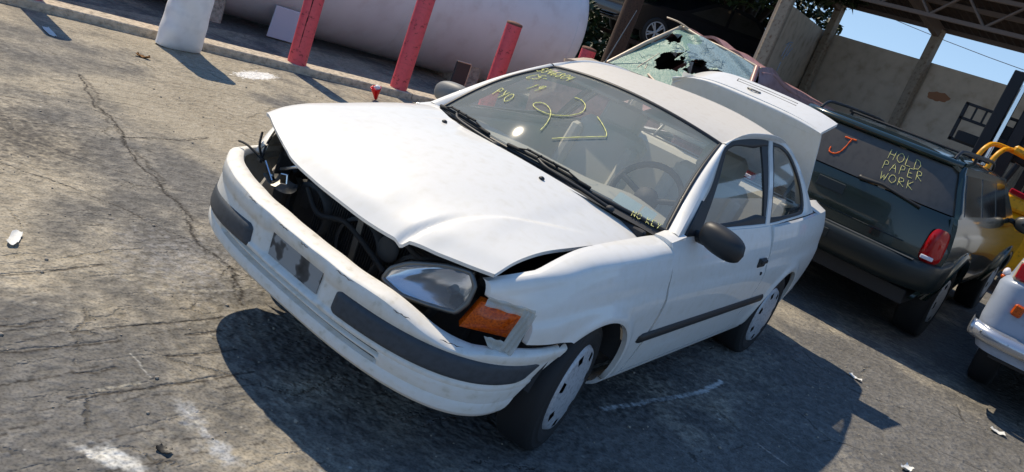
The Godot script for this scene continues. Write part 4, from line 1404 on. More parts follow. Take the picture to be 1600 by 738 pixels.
func make_suv() -> void:
	var suv := thing("green_suv", "dark green four-wheel drive with chalk writing on its rear window", "car", Vector3(.504, 0, -3.06), deg_to_rad(-3.8))
	# tailgate surface
	var tg := func(xn: float, y: float) -> Vector3:
		var ax := absf(xn)
		var round_ := 0.16 * pow(ax, 5.0)
		return Vector3(suv_hw(y) * xn, y, suv_tail(y) - round_)
	var st := S()
	var low := func(u: float, v: float) -> Vector3: return tg.call(u, lerpf(.70, 1.115, v))
	panel(st, low, steps(-.93, .93, 30), steps(0, 1, 10), Vector3(0, 0, -.02))
	var tail := put(st, "tailgate", M.green_paint, suv)
	st = S()
	var up := func(u: float, v: float) -> Vector3: return tg.call(u, lerpf(1.125, 1.455, v)) + Vector3(0, 0, .004)
	panel(st, up, steps(-.95, .95, 30), steps(0, 1, 10), Vector3(0, 0, -.02))
	var glass := put(st, "rear_window", M.dusty_tinted_glass, suv)
	var surf := func(q: Vector2) -> Vector3: return (tg.call(q.x, q.y) as Vector3) + Vector3(0, 0, .007)
	st = S()
	write(st, "J", surf, Vector2(-.36, 1.215), Vector2(.26, .012), Vector2(-.0, .155), .014)
	put(st, "painted_letter", M.orange_chalk, glass)
	st = S()
	write(st, "HOLD", surf, Vector2(.225, 1.345), Vector2(.094, .0), Vector2(-.005, .072), .0042)
	put(st, "chalk_word", M.yellow_chalk, glass)
	st = S()
	write(st, "PAPER", surf, Vector2(.215, 1.258), Vector2(.086, .004), Vector2(-.005, .066), .0042)
	put(st, "chalk_word", M.yellow_chalk, glass)
	st = S()
	write(st, "WORK", surf, Vector2(.245, 1.178), Vector2(.086, .004), Vector2(-.005, .06), .0042)
	put(st, "chalk_word", M.yellow_chalk, glass)
	# body sides with arches
	for s in [-1.0, 1.0]:
		st = S()
		var zs := PackedFloat32Array([-.155, -.3, -.45, -.6])
		for i in 19: zs.append(-1.06 + .41 * cos(PI * i / 18.0))
		for i in range(1, 8): zs.append(lerpf(-1.47, -3.5, i / 8.0))
		for i in 19: zs.append(-3.92 + .41 * cos(PI * i / 18.0))
		for q in [-4.4, -4.55, -4.68]: zs.append(q)
		var side := func(z: float, v: float) -> Vector3:
			var bot := .42
			for az in [-1.06, -3.92]:
				var dz := absf(z - az)
				if dz < .41: bot = maxf(bot, .36 + sqrt(maxf(0.0, .1681 - dz * dz)))
			var top := 1.12 if z > -3.2 else lerpf(1.12, .98, clampf((-3.2 - z) / .5, 0, 1))
			var y := lerpf(bot, top, v)
			return Vector3(s * (suv_hw(y) + .012 * exp(-pow((y - .85) / .1, 2.0))), y, z)
		panel(st, side, zs, steps(0, 1, 14), Vector3(-.03 * s, 0, 0), s < 0)
		# corner of the tail
		var corner := func(u: float, v: float) -> Vector3:
			var y := lerpf(.70, 1.12, v)
			var q: Vector3 = tg.call(.93, y)
			return Vector3(s * lerpf(q.x, suv_hw(y) + .012 * exp(-pow((y - .85) / .1, 2.0)), sin(u * PI / 2)), y, lerpf(q.z, -.16, 1.0 - cos(u * PI / 2)))
		sheet(st, corner, steps(0, 1, 6), steps(0, 1, 10), s < 0)
		put(st, "body_side", M.green_paint, suv)
		# arch flare
		for az in [-1.06, -3.92]:
			st = S()
			var rows: Array = []
			for q in [Vector2(.405, 0.0), Vector2(.405, .03), Vector2(.43, .045), Vector2(.475, .02), Vector2(.48, 0.0)]:
				var row := PackedVector3Array()
				for k in 17:
					var a := lerpf(0.05, PI - 0.05, k / 16.0)
					var y: float = .36 + q.x * sin(a)
					row.append(Vector3(s * (suv_hw(y) + q.y), y, az + q.x * cos(a)))
				rows.append(row)
			net(st, rows)
			put(st, "arch_flare", M.green_paint, suv)
		# upper sides: pillars and roof side
		st = S()
		var upper := func(u: float, v: float) -> Vector3:
			var y := lerpf(1.12, 1.49, v)
			var zr := suv_tail(y) - .10
			return Vector3(s * suv_hw(y), y, lerpf(zr, lerpf(-3.35, -2.7, v), u))
		panel(st, upper, steps(0, 1, 20), steps(0, 1, 8), Vector3(-.03 * s, 0, 0), s < 0)
		var rc := func(u: float, v: float) -> Vector3:
			var y := lerpf(1.12, 1.49, v)
			var q: Vector3 = tg.call(.95, y)
			return Vector3(s * lerpf(q.x, suv_hw(y), sin(u * PI / 2)), y, lerpf(q.z, suv_tail(y) - .10, 1.0 - cos(u * PI / 2)))
		sheet(st, rc, steps(0, 1, 5), steps(0, 1, 8), s < 0)
		var us := put(st, "upper_side", M.green_paint, suv)
		for w in [[-.40, -1.16], [-1.27, -1.98], [-2.06, -2.74]]:
			st = S()
			var win := func(u: float, v: float) -> Vector3:
				var y := lerpf(1.14, 1.435, v)
				var lean: float = -.10 * v if w[0] > -1.0 else 0.0
				var z := lerpf(w[0] + lean, w[1] + (.12 * v if w[1] < -2.5 else 0.0), u)
				return Vector3(s * (suv_hw(y) + .004), y, z)
			panel(st, win, steps(0, 1, 6), steps(0, 1, 4), Vector3(-.012 * s, 0, 0), s < 0)
			put(st, "side_window", M.dark_window, us)
		# tail lamp
		st = S()
		var lamp := func(u: float, v: float) -> Vector3:
			var a := TAU * u
			var cx := signf(cos(a)) * pow(absf(cos(a)), .6)
			var cy := signf(sin(a)) * pow(absf(sin(a)), .6)
			var y := .872 + .14 * cy * v
			var q: Vector3 = tg.call(.965, y)
			return Vector3(s * (.792 + (.074 - .012 * cy) * cx * v), y, -.085 + .03 * (1.0 - pow(v, 4.0)) - (.07 * maxf(0.0, cx) * v) + (q.z + .20) * .0)
		sheet(st, lamp, steps(0, 1, 28), steps(0, 1, 8))
		var lp := put(st, "tail_lamp", M.red_lens, suv)
		st = S()
		obox(st, Vector3(s * .785, .775, -.056), Vector3(.095, .03, .016), Basis(Vector3.UP, s * .22), .007)
		put(st, "reversing_lens", M.white_board, lp)
		# roof rail
		st = S()
		tube(st, smooth_path([Vector3(s * .57, 1.52, -.42), Vector3(s * .57, 1.575, -.52), Vector3(s * .57, 1.595, -.7), Vector3(s * .57, 1.60, -1.5), Vector3(s * .56, 1.59, -2.3), Vector3(s * .55, 1.53, -2.5)], 5), .013, 8)
		tube(st, pts([Vector3(s * .57, 1.52, -1.3), Vector3(s * .57, 1.58, -1.3)]), .015, 8)
		put(st, "roof_rail", M.mast_black, suv)
		# wing mirror
		st = S()
		ball(st, Vector3(s * 1.0, 1.13, -3.0), Vector3(.12, .085, .07), 14, 10)
		obox(st, Vector3(s * .88, 1.12, -3.02), Vector3(.1, .05, .05), Basis.IDENTITY, .015)
		var mi := put(st, "wing_mirror", M.black_plastic, suv)
		st = S()
		lathe(st, [Vector2(.001, .062), Vector2(.07, .06), Vector2(.075, .05)], 18, Transform3D(Basis(Vector3.RIGHT, PI / 2) * Basis.from_scale(Vector3(1.3, 1, 1)), Vector3(s * 1.0, 1.13, -2.995)))
		put(st, "mirror_glass", M.dull_metal, mi)
		for az in [-1.06, -3.92]:
			var w := car_wheel(suv, Vector3(s * .76, .36, az), s, .36, .21, .23, 5, M.silver_hubcap)
	# roof
	st = S()
	var roof := func(u: float, v: float) -> Vector3:
		var x := .66 * u
		var y := 1.545 - .075 * pow(absf(u), 4.0)
		return Vector3(x, y + .025 * sin(v * PI), lerpf(-.30 - .03 * absf(u), -2.72, v))
	panel(st, roof, steps(-1, 1, 20), steps(0, 1, 12), Vector3(0, -.03, 0))
	put(st, "roof", M.green_paint, suv)
	st = S()
	var spoil := func(u: float, v: float) -> Vector3:
		var a := TAU * v
		var q: Vector3 = tg.call(u * .98, 1.478)
		return q + Vector3(0, .012 + .032 * sin(a), -.005 + .055 * cos(a))
	sheet(st, spoil, steps(-1, 1, 24), steps(0, 1, 12))
	put(st, "roof_spoiler", M.green_paint, suv)
	st = S()
	obox(st, Vector3(0, 1.575, -1.2), Vector3(1.14, .02, .05), Basis.IDENTITY, .008)
	put(st, "rack_bar", M.mast_black, suv)
	st = S()
	obox(st, Vector3(0, 1.575, -2.0), Vector3(1.14, .02, .05), Basis.IDENTITY, .008)
	put(st, "rack_bar", M.mast_black, suv)
	# front of the body: bonnet and windscreen, hidden from here but there
	patch("bonnet", M.green_paint, suv, [Vector3(-.80, 1.10, -3.35), Vector3(.80, 1.10, -3.35), Vector3(.74, .97, -4.65), Vector3(-.74, .97, -4.65)], Vector3(0, .06, 0), Vector3(0, -.03, 0))
	patch("windscreen", M.dark_window, suv, [Vector3(-.80, 1.12, -3.33), Vector3(.80, 1.12, -3.33), Vector3(.64, 1.49, -2.7), Vector3(-.64, 1.49, -2.7)], Vector3(0, .02, -.03), Vector3(0, -.02, 0))
	patch("front_panel", M.green_paint, suv, [Vector3(-.80, .45, -4.72), Vector3(.80, .45, -4.72), Vector3(.74, .97, -4.66), Vector3(-.74, .97, -4.66)], Vector3(0, 0, -.05), Vector3(0, 0, .03))
	st = S()
	obox(st, Vector3(0, .40, -2.4), Vector3(1.5, .12, 4.4))
	put(st, "chassis", M.dark_cavity, suv)
	# rear bumper with step pad and tow notch
	st = S()
	var bp := [Vector2(-.10, .725), Vector2(.03, .725), Vector2(.05, .71), Vector2(.058, .66), Vector2(.05, .56), Vector2(.02, .51), Vector2(-.06, .48)]
	var bf := func(u: float, v: float) -> Vector3:
		var q: Vector2 = bp[int(round(v))]
		var z := q.x - .16 * pow(absf(u), 6.0)
		return Vector3((.90 + q.x * .3) * u, q.y + .02 * pow(absf(u), 4.0), z)
	sheet(st, bf, steps(-1, 1, 40), steps(0, 6, 6))
	for s in [-1.0, 1.0]:
		var wrap := func(u: float, v: float) -> Vector3:
			var e: Vector3 = bf.call(s, v)
			return e + Vector3(s * .012 * sin(u * PI), 0.02 * u, -.42 * u)
		sheet(st, wrap, steps(0, 1, 6), steps(0, 6, 6))
	var bump := put(st, "rear_bumper", M.suv_bumper, suv)
	st = S()
	var pad := func(u: float, v: float) -> Vector3: return Vector3(lerpf(-.72, .72, u), .731 + .004 * sin(v * PI), lerpf(-.035, .028, v))
	panel(st, pad, steps(0, 1, 20), steps(0, 1, 3), Vector3(0, -.004, 0))
	put(st, "step_pad", M.faded_rub_strip, bump)
	st = S()
	obox(st, Vector3(-.02, .64, .062), Vector3(.18, .075, .012), Basis.IDENTITY, .01)
	put(st, "tow_cover", M.suv_bumper, bump)
	# handle recess and wiper
	st = S()
	obox(st, (tg.call(-.12, .99) as Vector3) + Vector3(0, 0, .002), Vector3(.23, .085, .014), Basis(Vector3.RIGHT, -.15), .012)
	put(st, "gate_handle", M.suv_bumper, tail)
	st = S()
	obox(st, (tg.call(.10, .82) as Vector3) + Vector3(0, 0, .0), Vector3(1.0, .008, .012), Basis.IDENTITY, .003)
	put(st, "gate_moulding", M.suv_bumper, tail)
	st = S()
	tube(st, pts([(tg.call(.10, 1.135) as Vector3) + Vector3(0, 0, .03), (tg.call(.31, 1.148) as Vector3) + Vector3(0, 0, .035), (tg.call(.57, 1.115) as Vector3) + Vector3(0, 0, .03), (tg.call(.68, 1.10) as Vector3) + Vector3(0, 0, .03)]), PackedFloat32Array([.018, .012, .010, .012]), 7)
	ball(st, (tg.call(.10, 1.135) as Vector3) + Vector3(0, 0, .02), Vector3(.026, .022, .025), 10, 6)
	put(st, "rear_wiper", M.black_plastic, tail)
	st = S()
	tube(st, pts([Vector3(-.42, .36, .0), Vector3(-.42, .36, -.6)]), .03, 10)
	put(st, "exhaust_pipe", M.dull_metal, suv)

# mauve car: x left, z forward
func make_mauve() -> void:
	var c := thing("mauve_wagon", "faded mauve estate car with crushed roof and shattered windscreen", "car", Vector3(-1.52, 0, -4.73), deg_to_rad(-7.1))
	var wl := Vector3(.80, 1.12, .78)
	var wr := Vector3(-.78, 1.155, .82)
	var hl := Vector3(.52, 1.64, .22)
	var hr := Vector3(-.56, 1.755, .07)
	# body shell below the windows
	var st := S()
	var sec := func(k: float) -> Array:
		return [Vector2(.72, .34), Vector2(.83, .42), Vector2(.86, .70), Vector2(.85, .92), Vector2(.82, 1.04 * k), Vector2(.74, 1.085 * k), Vector2(.4, 1.105 * k), Vector2(.0, 1.11 * k)]
	var stations: Array = []
	for q in [[-2.3, .98], [-2.2, 1.02], [-1.5, 1.04], [0.0, 1.04], [.8, 1.03], [1.3, .985], [1.65, .93], [1.78, .86]]:
		stations.append([q[0], sec.call(q[1])])
	shell(st, stations)
	cap_row(st, 1.78, sec.call(.86))
	cap_row(st, -2.3, sec.call(.98))
	put(st, "body", M.mauve_paint, c)
	# bonnet; its bent corner is pale, with sunlight painted into the colour
	patch("bonnet", M.mauve_paint, c, [Vector3(-.74, 1.13, .80), Vector3(.72, 1.12, .80), Vector3(.70, 1.0, 1.7), Vector3(-.72, 1.02, 1.7)], Vector3(0, .035, 0), Vector3(0, -.03, 0))
	patch("bent_sunlit_corner", M.pale_trim, c, [Vector3(-.84, 1.08, 1.05), Vector3(-.50, 1.12, 1.0), Vector3(-.56, 1.11, 1.5), Vector3(-.82, 1.07, 1.5)], Vector3(0, .06, 0), Vector3(0, -.03, 0))
	# windscreen: pieces of shattered glass that still hang round two holes
	var g := func(u: float, v: float) -> Vector3:
		var q := wr.lerp(wl, u).lerp(hr.lerp(hl, u), v)
		return q + Vector3(0, .03, .05) * sin(PI * u) * (1.0 - v * .5) + Vector3(0, .006, .022) * sin(u * 13.0 + v * 9.0 + 2.0 * sin(v * 7.0)) * smoothstep(.15, .6, v)
	var hole := func(u: float, v: float) -> bool:
		var w := .035 * sin(u * 37.0 + v * 11.0) + .03 * sin(v * 41.0 - u * 23.0)
		if u > .015 and u < .17 + w and v > .72 + w * .8 - u * .2 and v < .86 + w * .5 - u * .2: return true
		if Vector2((u - .33) / .115, (v - .43) / .2).length() < 1.0 + w * 4.0 and not (u > .34 and v > .50 + w): return true
		if u > .47 + w * .6 and u < .75 + w and v > .36 + w * 2.0 and v < .62 - .12 * (u - .47) + w: return true
		return false
	st = S()
	var crazed := S()
	var NU := 84
	var NV := 56
	for j in NV:
		for i in NU:
			var u0 := float(i) / NU
			var u1 := float(i + 1) / NU
			var v0 := float(j) / NV
			var v1 := float(j + 1) / NV
			if hole.call((u0 + u1) * .5, (v0 + v1) * .5): continue
			var white_part := (u0 > .30 + .05 * sin(v0 * 30.0) and v0 > .60 + .04 * sin(u0 * 40.0)) or (u0 > .8)
			quad(crazed if white_part else st, g.call(u0, v0), g.call(u0, v1), g.call(u1, v1), g.call(u1, v0))
	var ws := put(st, "windscreen", M.shattered_glass, c)
	put(crazed, "crazed_glass", M.crazed_glass, ws)
	var cracks := S()
	for k in 26:
		var o := Vector2([.33, .6, .1, .45][k % 4], [.43, .5, .8, .62][k % 4])
		var a := rng.randf() * TAU
		var line := PackedVector3Array()
		for j in 5:
			var r := .12 + j * .05
			var q := o + Vector2(cos(a + .2 * sin(j * 2.0 + k)) * r * .9, sin(a + .2 * sin(j * 2.0 + k)) * r)
			if q.x < .02 or q.x > .98 or q.y < .02 or q.y > .98 or hole.call(q.x, q.y): continue
			line.append((g.call(q.x, q.y) as Vector3) + Vector3(0, .004, .006))
		if line.size() > 1: tube(cracks, line, .0022, 4)
	put(cracks, "crack_lines", M.crazed_glass, ws).set_meta("kind", "stuff")
	# hanging shards round the holes
	for q in [[.45, .52, .05, .14, .3], [.40, .60, .05, .08, -.4], [.26, .58, .04, .06, .6], [.08, .86, .05, .03, .2], [.76, .52, .06, .10, .4], [.80, .44, .05, .08, -.6], [.62, .62, .07, .04, .1], [.22, .62, .03, .05, -.2]]:
		var o: Vector3 = g.call(q[0], q[1])
		var b := Basis.from_euler(Vector3(.5 + q[4] * .6, q[4], q[4] * .8))
		var a0 := o + b * Vector3(-q[2], 0, 0)
		var a1 := o + b * Vector3(q[2], .01, .0)
		var a2 := o + b * Vector3(q[2] * .3, -q[3], .03)
		var a3 := o + b * Vector3(-q[2] * .4, -q[3] * .7, -.02)
		st = S()
		quad(st, a0, a1, a2, a3)
		put(st, "glass_shard", M.crazed_glass, ws)
	st = S()
	tube(st, pts([g.call(.20, .10), g.call(.185, .45)]), .007, 5)
	tube(st, pts([(g.call(.33, .06) as Vector3) + Vector3(0, 0, .03), (g.call(.52, -.10) as Vector3) + Vector3(0, .02, .06)]), .012, 6)
	tube(st, pts([g.call(.22, .22), g.call(.255, .12)]), .006, 5)
	put(st, "trim_splinter", M.pale_trim, ws)
	# pillars, header and roof
	st = S()
	tube(st, pts([wr + Vector3(-.02, -.01, 0), wr.lerp(hr, .5) + Vector3(-.02, .015, 0), hr + Vector3(-.02, .005, 0)]), .022, 8)
	put(st, "pillar", M.pale_trim, c)
	st = S()
	tube(st, pts([wl, wl.lerp(hl, .5) + Vector3(.02, .02, 0), hl]), .03, 8)
	put(st, "pillar", M.mauve_paint, c)
	st = S()
	tube(st, smooth_path([hr + Vector3(0, .01, 0), hr.lerp(hl, .3) + Vector3(0, .0, .01), hr.lerp(hl, .6) + Vector3(0, .012, .0), hl + Vector3(.03, .0, -.02)], 5), .016, 7)
	tube(st, smooth_path([Vector3(-.78, 1.80, .10), Vector3(-.60, 1.795, .1), Vector3(-.40, 1.745, .08), Vector3(-.25, 1.70, .09)], 4), .010, 6)
	put(st, "header_trim", M.pale_trim, c)
	st = S()
	var rf := func(u: float, v: float) -> Vector3:
		var a := hr.lerp(hl, u)
		var b := Vector3(lerpf(-.60, .64, u), lerpf(1.60, 1.475, u), -2.15)
		var q := a.lerp(b, v)
		q.y += .055 * exp(-pow((v - .10) / .09, 2.0)) * smoothstep(.1, .5, u)
		q.y += .03 * sin(PI * u) + .02 * sin(u * 19.0) * exp(-v * 7.0) + .015 * sin(v * 13.0 + u * 5.0) * (1.0 - v)
		return q
	panel(st, rf, steps(0, 1, 30), steps(0, 1, 24), Vector3(0, -.03, 0))
	put(st, "crushed_roof", M.mauve_paint, c)
	# left side above the belt: dark opening with trims
	for s in [-1.0, 1.0]:
		st = S()
		var sd := func(u: float, v: float) -> Vector3:
			var top: Vector3 = rf.call(1.0 if s > 0 else 0.0, u)
			var base := (wl if s > 0 else wr).lerp(Vector3(s * .80, 1.05, -2.2), u)
			return base.lerp(top + Vector3(s * .02, -.05, 0), v) + Vector3(s * .03 * sin(PI * v), 0, 0)
		sheet(st, sd, steps(0.03, 1, 16), steps(0, 1, 8))
		var wn := put(st, "side_window", M.dark_window, c)
		st = S()
		var cant := func(u: float, w: float) -> Vector3:
			var top: Vector3 = rf.call(1.0 if s > 0 else 0.0, u)
			return (sd.call(u, lerpf(1.0, .66, w)) as Vector3).lerp(top, 1.0 - minf(1.0, w * 4.0)) + Vector3(s * (.02 + .02 * sin(PI * w)), .012 * sin(u * 17.0) * (1.0 - w), 0)
		sheet(st, cant, steps(0.0, 1, 20), steps(0, 1, 6))
		put(st, "roof_side", M.mauve_paint, c)
		for h in [[0.98, .03], [.66, .014]]:
			st = S()
			var line: Array = []
			for k in 11: line.append((sd.call(lerpf(.02, 1, k / 10.0), h[0]) as Vector3) + Vector3(s * .012, 0, 0))
			tube(st, smooth_path(line, 2), h[1], 7)
			put(st, "roof_gutter", M.mauve_paint, c)
		st = S()
		for u in [.34, .68]:
			tube(st, pts([sd.call(u, 0), sd.call(u + .02, .5), sd.call(u + .03, 1)]), .035, 6)
		put(st, "door_pillar", M.mauve_paint, c)
	patch("rear_window", M.dark_window, c, [Vector3(-.80, 1.05, -2.22), Vector3(.80, 1.05, -2.22), Vector3(.64, 1.42, -2.16), Vector3(-.60, 1.56, -2.16)], Vector3(0, 0, -.03), Vector3(0, 0, .02))
	# inside
	st = S()
	obox(st, Vector3(0, 1.02, .55), Vector3(1.5, .1, .4), Basis.IDENTITY, .03)
	put(st, "dashboard", M.dark_trim, c)
	for x in [-.38, .38]:
		st = S()
		obox(st, Vector3(x, 1.05, -.45), Vector3(.5, .75, .16), Basis(Vector3.RIGHT, -.25), .05)
		obox(st, Vector3(x, 1.46, -.56), Vector3(.26, .16, .1), Basis(Vector3.RIGHT, -.2), .04)
		put(st, "front_seat", M.seat_cloth if x > 0 else M.dark_trim, c)
	# aerial
	st = S()
	tube(st, pts([Vector3(-.80, 1.13, .86), Vector3(-.80, 1.75, .66)]), PackedFloat32Array([.008, .004]), 6)
	ball(st, Vector3(-.80, 1.13, .86), Vector3(.02, .02, .02), 8, 5)
	put(st, "aerial", M.dull_metal, c)
	for s in [-1.0, 1.0]:
		for z in [1.1, -1.5]: car_wheel(c, Vector3(s * .72, .33, z), s, .33, .2, .2, 5, M.silver_hubcap)

# pale van at the edge of the picture; x right seen from behind, z = 0 at the tail
func make_van() -> void:
	var v := thing("pale_van", "pale blue-white van tail with chrome bumper beside the dark green car", "van", Vector3(2.66, 0, -2.62), deg_to_rad(-2.0))
	var half := func(y: float) -> float:
		return tab(PackedVector2Array([Vector2(.38, .80), Vector2(.5, .855), Vector2(.75, .868), Vector2(.90, .862), Vector2(.925, .835), Vector2(.96, .83), Vector2(1.15, .80), Vector2(1.5, .72), Vector2(1.72, .62), Vector2(1.78, .45)]), y)
	var st := S()
	var rows: Array = []
	var ys := [.40, .5, .62, .75, .88, .905, .92, .935, .96, 1.05, 1.15, 1.3, 1.5, 1.64, 1.74, 1.79]
	for y in ys:
		var row := PackedVector3Array()
		var hw: float = half.call(y)
		var zz: float = -.02 - (.03 if y > .92 else 0.0) - maxf(0.0, y - .95) * .16
		for k in 9: row.append(Vector3(-hw, y, lerpf(-4.1, zz - .16, k / 8.0)))
		for k in range(1, 9):
			var a := PI / 2 * k / 8.0
			row.append(Vector3(-hw + .16 * (1.0 - cos(a)), y, zz - .16 + .16 * sin(a)))
		for k in range(1, 9): row.append(Vector3(lerpf(-hw + .16, hw - .16, k / 8.0), y, zz))
		for k in range(1, 9):
			var a := PI / 2 * k / 8.0
			row.append(Vector3(hw - .16 + .16 * sin(a), y, zz - .16 + .16 * cos(a)))
		for k in range(1, 9): row.append(Vector3(hw, y, lerpf(zz - .16, -4.1, k / 8.0)))
		rows.append(row)
	net(st, rows)
	st.set_smooth_group(6)
	var top: PackedVector3Array = rows[rows.size() - 1]
	for k in top.size() - 1: tri(st, Vector3(0, 1.81, -2.0), top[k], top[k + 1])
	tri(st, Vector3(0, 1.81, -2.0), top[top.size() - 1], top[0])
	for j in rows.size() - 1:
		var a: PackedVector3Array = rows[j]
		var b: PackedVector3Array = rows[j + 1]
		quad(st, a[0], b[0], b[b.size() - 1], a[a.size() - 1])
	put(st, "body", M.pale_blue_paint, v)
	# engine lid seam panel
	patch("engine_lid", M.pale_blue_paint, v, [Vector3(-.47, .56, -.012), Vector3(.47, .56, -.012), Vector3(.47, .86, -.012), Vector3(-.47, .86, -.012)], Vector3(0, 0, .008), Vector3(0, 0, -.006))
	patch("rear_window", M.dark_window, v, [Vector3(-.58, 1.18, -.072), Vector3(.58, 1.18, -.072), Vector3(.52, 1.56, -.135), Vector3(-.52, 1.56, -.135)], Vector3(0, 0, .006), Vector3(0, 0, -.02))
	for s in [-1.0, 1.0]:
		st = S()
		obox(st, Vector3(s * .745, 1.0, -.07), Vector3(.13, .15, .05), Basis(Vector3.UP, s * .35), .02)
		var frame := put(st, "tail_lamp", M.pale_trim, v)
		st = S()
		obox(st, Vector3(s * .742, 1.0, -.052), Vector3(.11, .125, .05), Basis(Vector3.UP, s * .35), .02)
		put(st, "red_lens", M.red_lens, frame)
		st = S()
		obox(st, Vector3(s * .675, .752, -.012), Vector3(.07, .085, .04), Basis(Vector3(0, 0, 1), -.1), .018)
		put(st, "amber_reflector", M.amber_lens, v)
		st = S()
		ball(st, Vector3(s * .87, .92, -.42), Vector3(.025, .035, .05), 10, 8)
		put(st, "side_marker", M.white_board, v)
		st = S()
		ball(st, Vector3(s * .872, .885, -.40), Vector3(.022, .02, .035), 8, 6)
		put(st, "side_marker_lens", M.amber_lens, v)
		for z in [-.95, -3.3]: car_wheel(v, Vector3(s * .70, .32, z), s, .32, .19, .18, 5, M.silver_hubcap)
	st = S()
	var bf := func(u: float, w: float) -> Vector3:
		var prof := [Vector2(.0, .575), Vector2(.05, .565), Vector2(.075, .53), Vector2(.075, .50), Vector2(.06, .475), Vector2(.0, .455)]
		var q: Vector2 = prof[int(round(w))]
		var e := pow(absf(u), 10.0)
		return Vector3(.885 * u, q.y + .004 * (1.0 - absf(u)), q.x - .12 * e + .01)
	sheet(st, bf, steps(-1, 1, 50), steps(0, 5, 5))
	for s in [-1.0, 1.0]:
		var wrap := func(u: float, w: float) -> Vector3:
			var q: Vector3 = bf.call(s, w)
			return Vector3(q.x + s * .02 * sin(u * PI / 2), q.y, q.z - .22 * u)
		sheet(st, wrap, steps(0, 1, 6), steps(0, 5, 5))
	var bumper := put(st, "chrome_bumper", M.chrome_worn, v)
	st = S()
	for x in [-.80, -.62, .62, .80]: ball(st, Vector3(x, .525, .078 - .12 * pow(absf(x) / .885, 10.0)), Vector3(.012, .012, .008), 8, 6)
	put(st, "bumper_bolt", M.dull_metal, bumper)
	st = S()
	obox(st, Vector3(0, .42, -2.0), Vector3(1.4, .1, 3.9))
	put(st, "chassis", M.dark_cavity, v)

# yellow forklift behind the SUV, mast to the left
func make_forklift() -> void:
	var f := thing("yellow_forklift", "yellow forklift with raised black load backrest behind the dark green car", "forklift", Vector3(1.3, 0, -9.6), 0.0)
	# mast
	var st := S()
	for x in [-.74, -.38, .0]:
		obox(st, Vector3(x, 1.5, -.95), Vector3(.17, 2.85, .16), Basis.IDENTITY, .01)
	for y in [.5, 1.9, 2.88]: obox(st, Vector3(-.41, y, -.98), Vector3(.66, .11, .09), Basis.IDENTITY, .01)
	var mast := put(st, "mast", M.mast_black, f)
	st = S()
	tube(st, pts([Vector3(-.60, .4, -.84), Vector3(-.60, 2.75, -.84)]), .035, 12)
	put(st, "lift_cylinder", M.chrome, mast)
	st = S()
	obox(st, Vector3(-.41, 1.78, -1.12), Vector3(1.5, .16, .08), Basis.IDENTITY, .01)
	obox(st, Vector3(-.41, 2.0, -1.12), Vector3(.7, .3, .06), Basis.IDENTITY, .01)
	var carriage := put(st, "carriage", M.mast_black, f)
	st = S()
	obox(st, Vector3(-.30, 1.84, -1.06), Vector3(.16, .035, .01), Basis.IDENTITY, .002)
	put(st, "carriage_plate", M.white_board, carriage)
	# load backrest
	st = S()
	for x in [-1.22, .40]: obox(st, Vector3(x, 1.98, -1.14), Vector3(.055, .62, .05), Basis.IDENTITY, .006)
	for y in [2.27, 2.04]: obox(st, Vector3(-.41, y, -1.14), Vector3(1.66, .045, .05), Basis.IDENTITY, .006)
	obox(st, Vector3(-.41, 1.70, -1.14), Vector3(1.66, .05, .05), Basis.IDENTITY, .006)
	var rest := put(st, "load_backrest", M.mast_black, f)
	for k in 10:
		st = S()
		obox(st, Vector3(-1.07 + k * .148, 2.155, -1.14), Vector3(.03, .19, .03), Basis.IDENTITY, .004)
		put(st, "backrest_bar", M.mast_black, rest)
	for x in [-.75, .0]:
		st = S()
		obox(st, Vector3(x, 1.62, -1.16), Vector3(.12, .05, .05))
		obox(st, Vector3(x, 1.42, -1.75), Vector3(.12, .045, 1.1))
		obox(st, Vector3(x, 1.6, -1.2), Vector3(.12, .4, .045))
		put(st, "fork", M.mast_black, f)
	# overhead guard hoops
	for x in [-.58, -.40]:
		st = S()
		tube(st, smooth_path([Vector3(x, 1.0, .55), Vector3(x - .02, 1.5, .52), Vector3(x + .03, 1.76, .40), Vector3(x + .14, 1.83, .1), Vector3(x + .5, 1.80, -.3)], 6), .034, 9)
		put(st, "guard_hoop", M.yellow_machine, f)
	st = S()
	obox(st, Vector3(.25, 1.80, .05), Vector3(1.0, .10, .9), Basis(Vector3(0, 0, 1), -.12), .04)
	put(st, "guard_roof", M.yellow_machine, f)
	st = S()
	tube(st, pts([Vector3(-.22, 1.0, .62), Vector3(-.10, 1.68, .66)]), .04, 10)
	put(st, "exhaust_stack", M.mast_black, f)
	# cab glass, body and counterweight
	st = S()
	obox(st, Vector3(.55, 1.48, .25), Vector3(.95, .46, .5), Basis.IDENTITY, .03)
	put(st, "cab_window", M.dark_window, f)
	st = S()
	obox(st, Vector3(.62, 1.20, .42), Vector3(1.4, .20, .64), Basis.IDENTITY, .04)
	obox(st, Vector3(.62, .72, .40), Vector3(1.4, .8, .62), Basis.IDENTITY, .09)
	obox(st, Vector3(.52, .65, -.3), Vector3(1.15, .55, .9), Basis.IDENTITY, .05)
	put(st, "counterweight", M.yellow_machine, f)
	st = S()
	obox(st, Vector3(.08, 1.33, .74), Vector3(.22, .07, .04), Basis(Vector3(0, 0, 1), -.1), .02)
	put(st, "tail_lamp", M.red_lens, f)
	st = S()
	tube(st, smooth_path([Vector3(-.1, 1.88, -.6), Vector3(.15, 1.98, -.5), Vector3(.4, 1.9, -.3), Vector3(.6, 1.95, -.2)], 5), .018, 7)
	tube(st, smooth_path([Vector3(-.3, 1.9, -.8), Vector3(.0, 2.05, -.6), Vector3(.5, 2.0, -.5)], 5), .014, 7)
	put(st, "hydraulic_hose", M.rubber, f)
	for s in [-1.0, 1.0]:
		for z in [.3, -.75]: car_wheel(f, Vector3(.3 + s * .5, .30, z), s, .30, .16, .2, 5, M.yellow_machine)

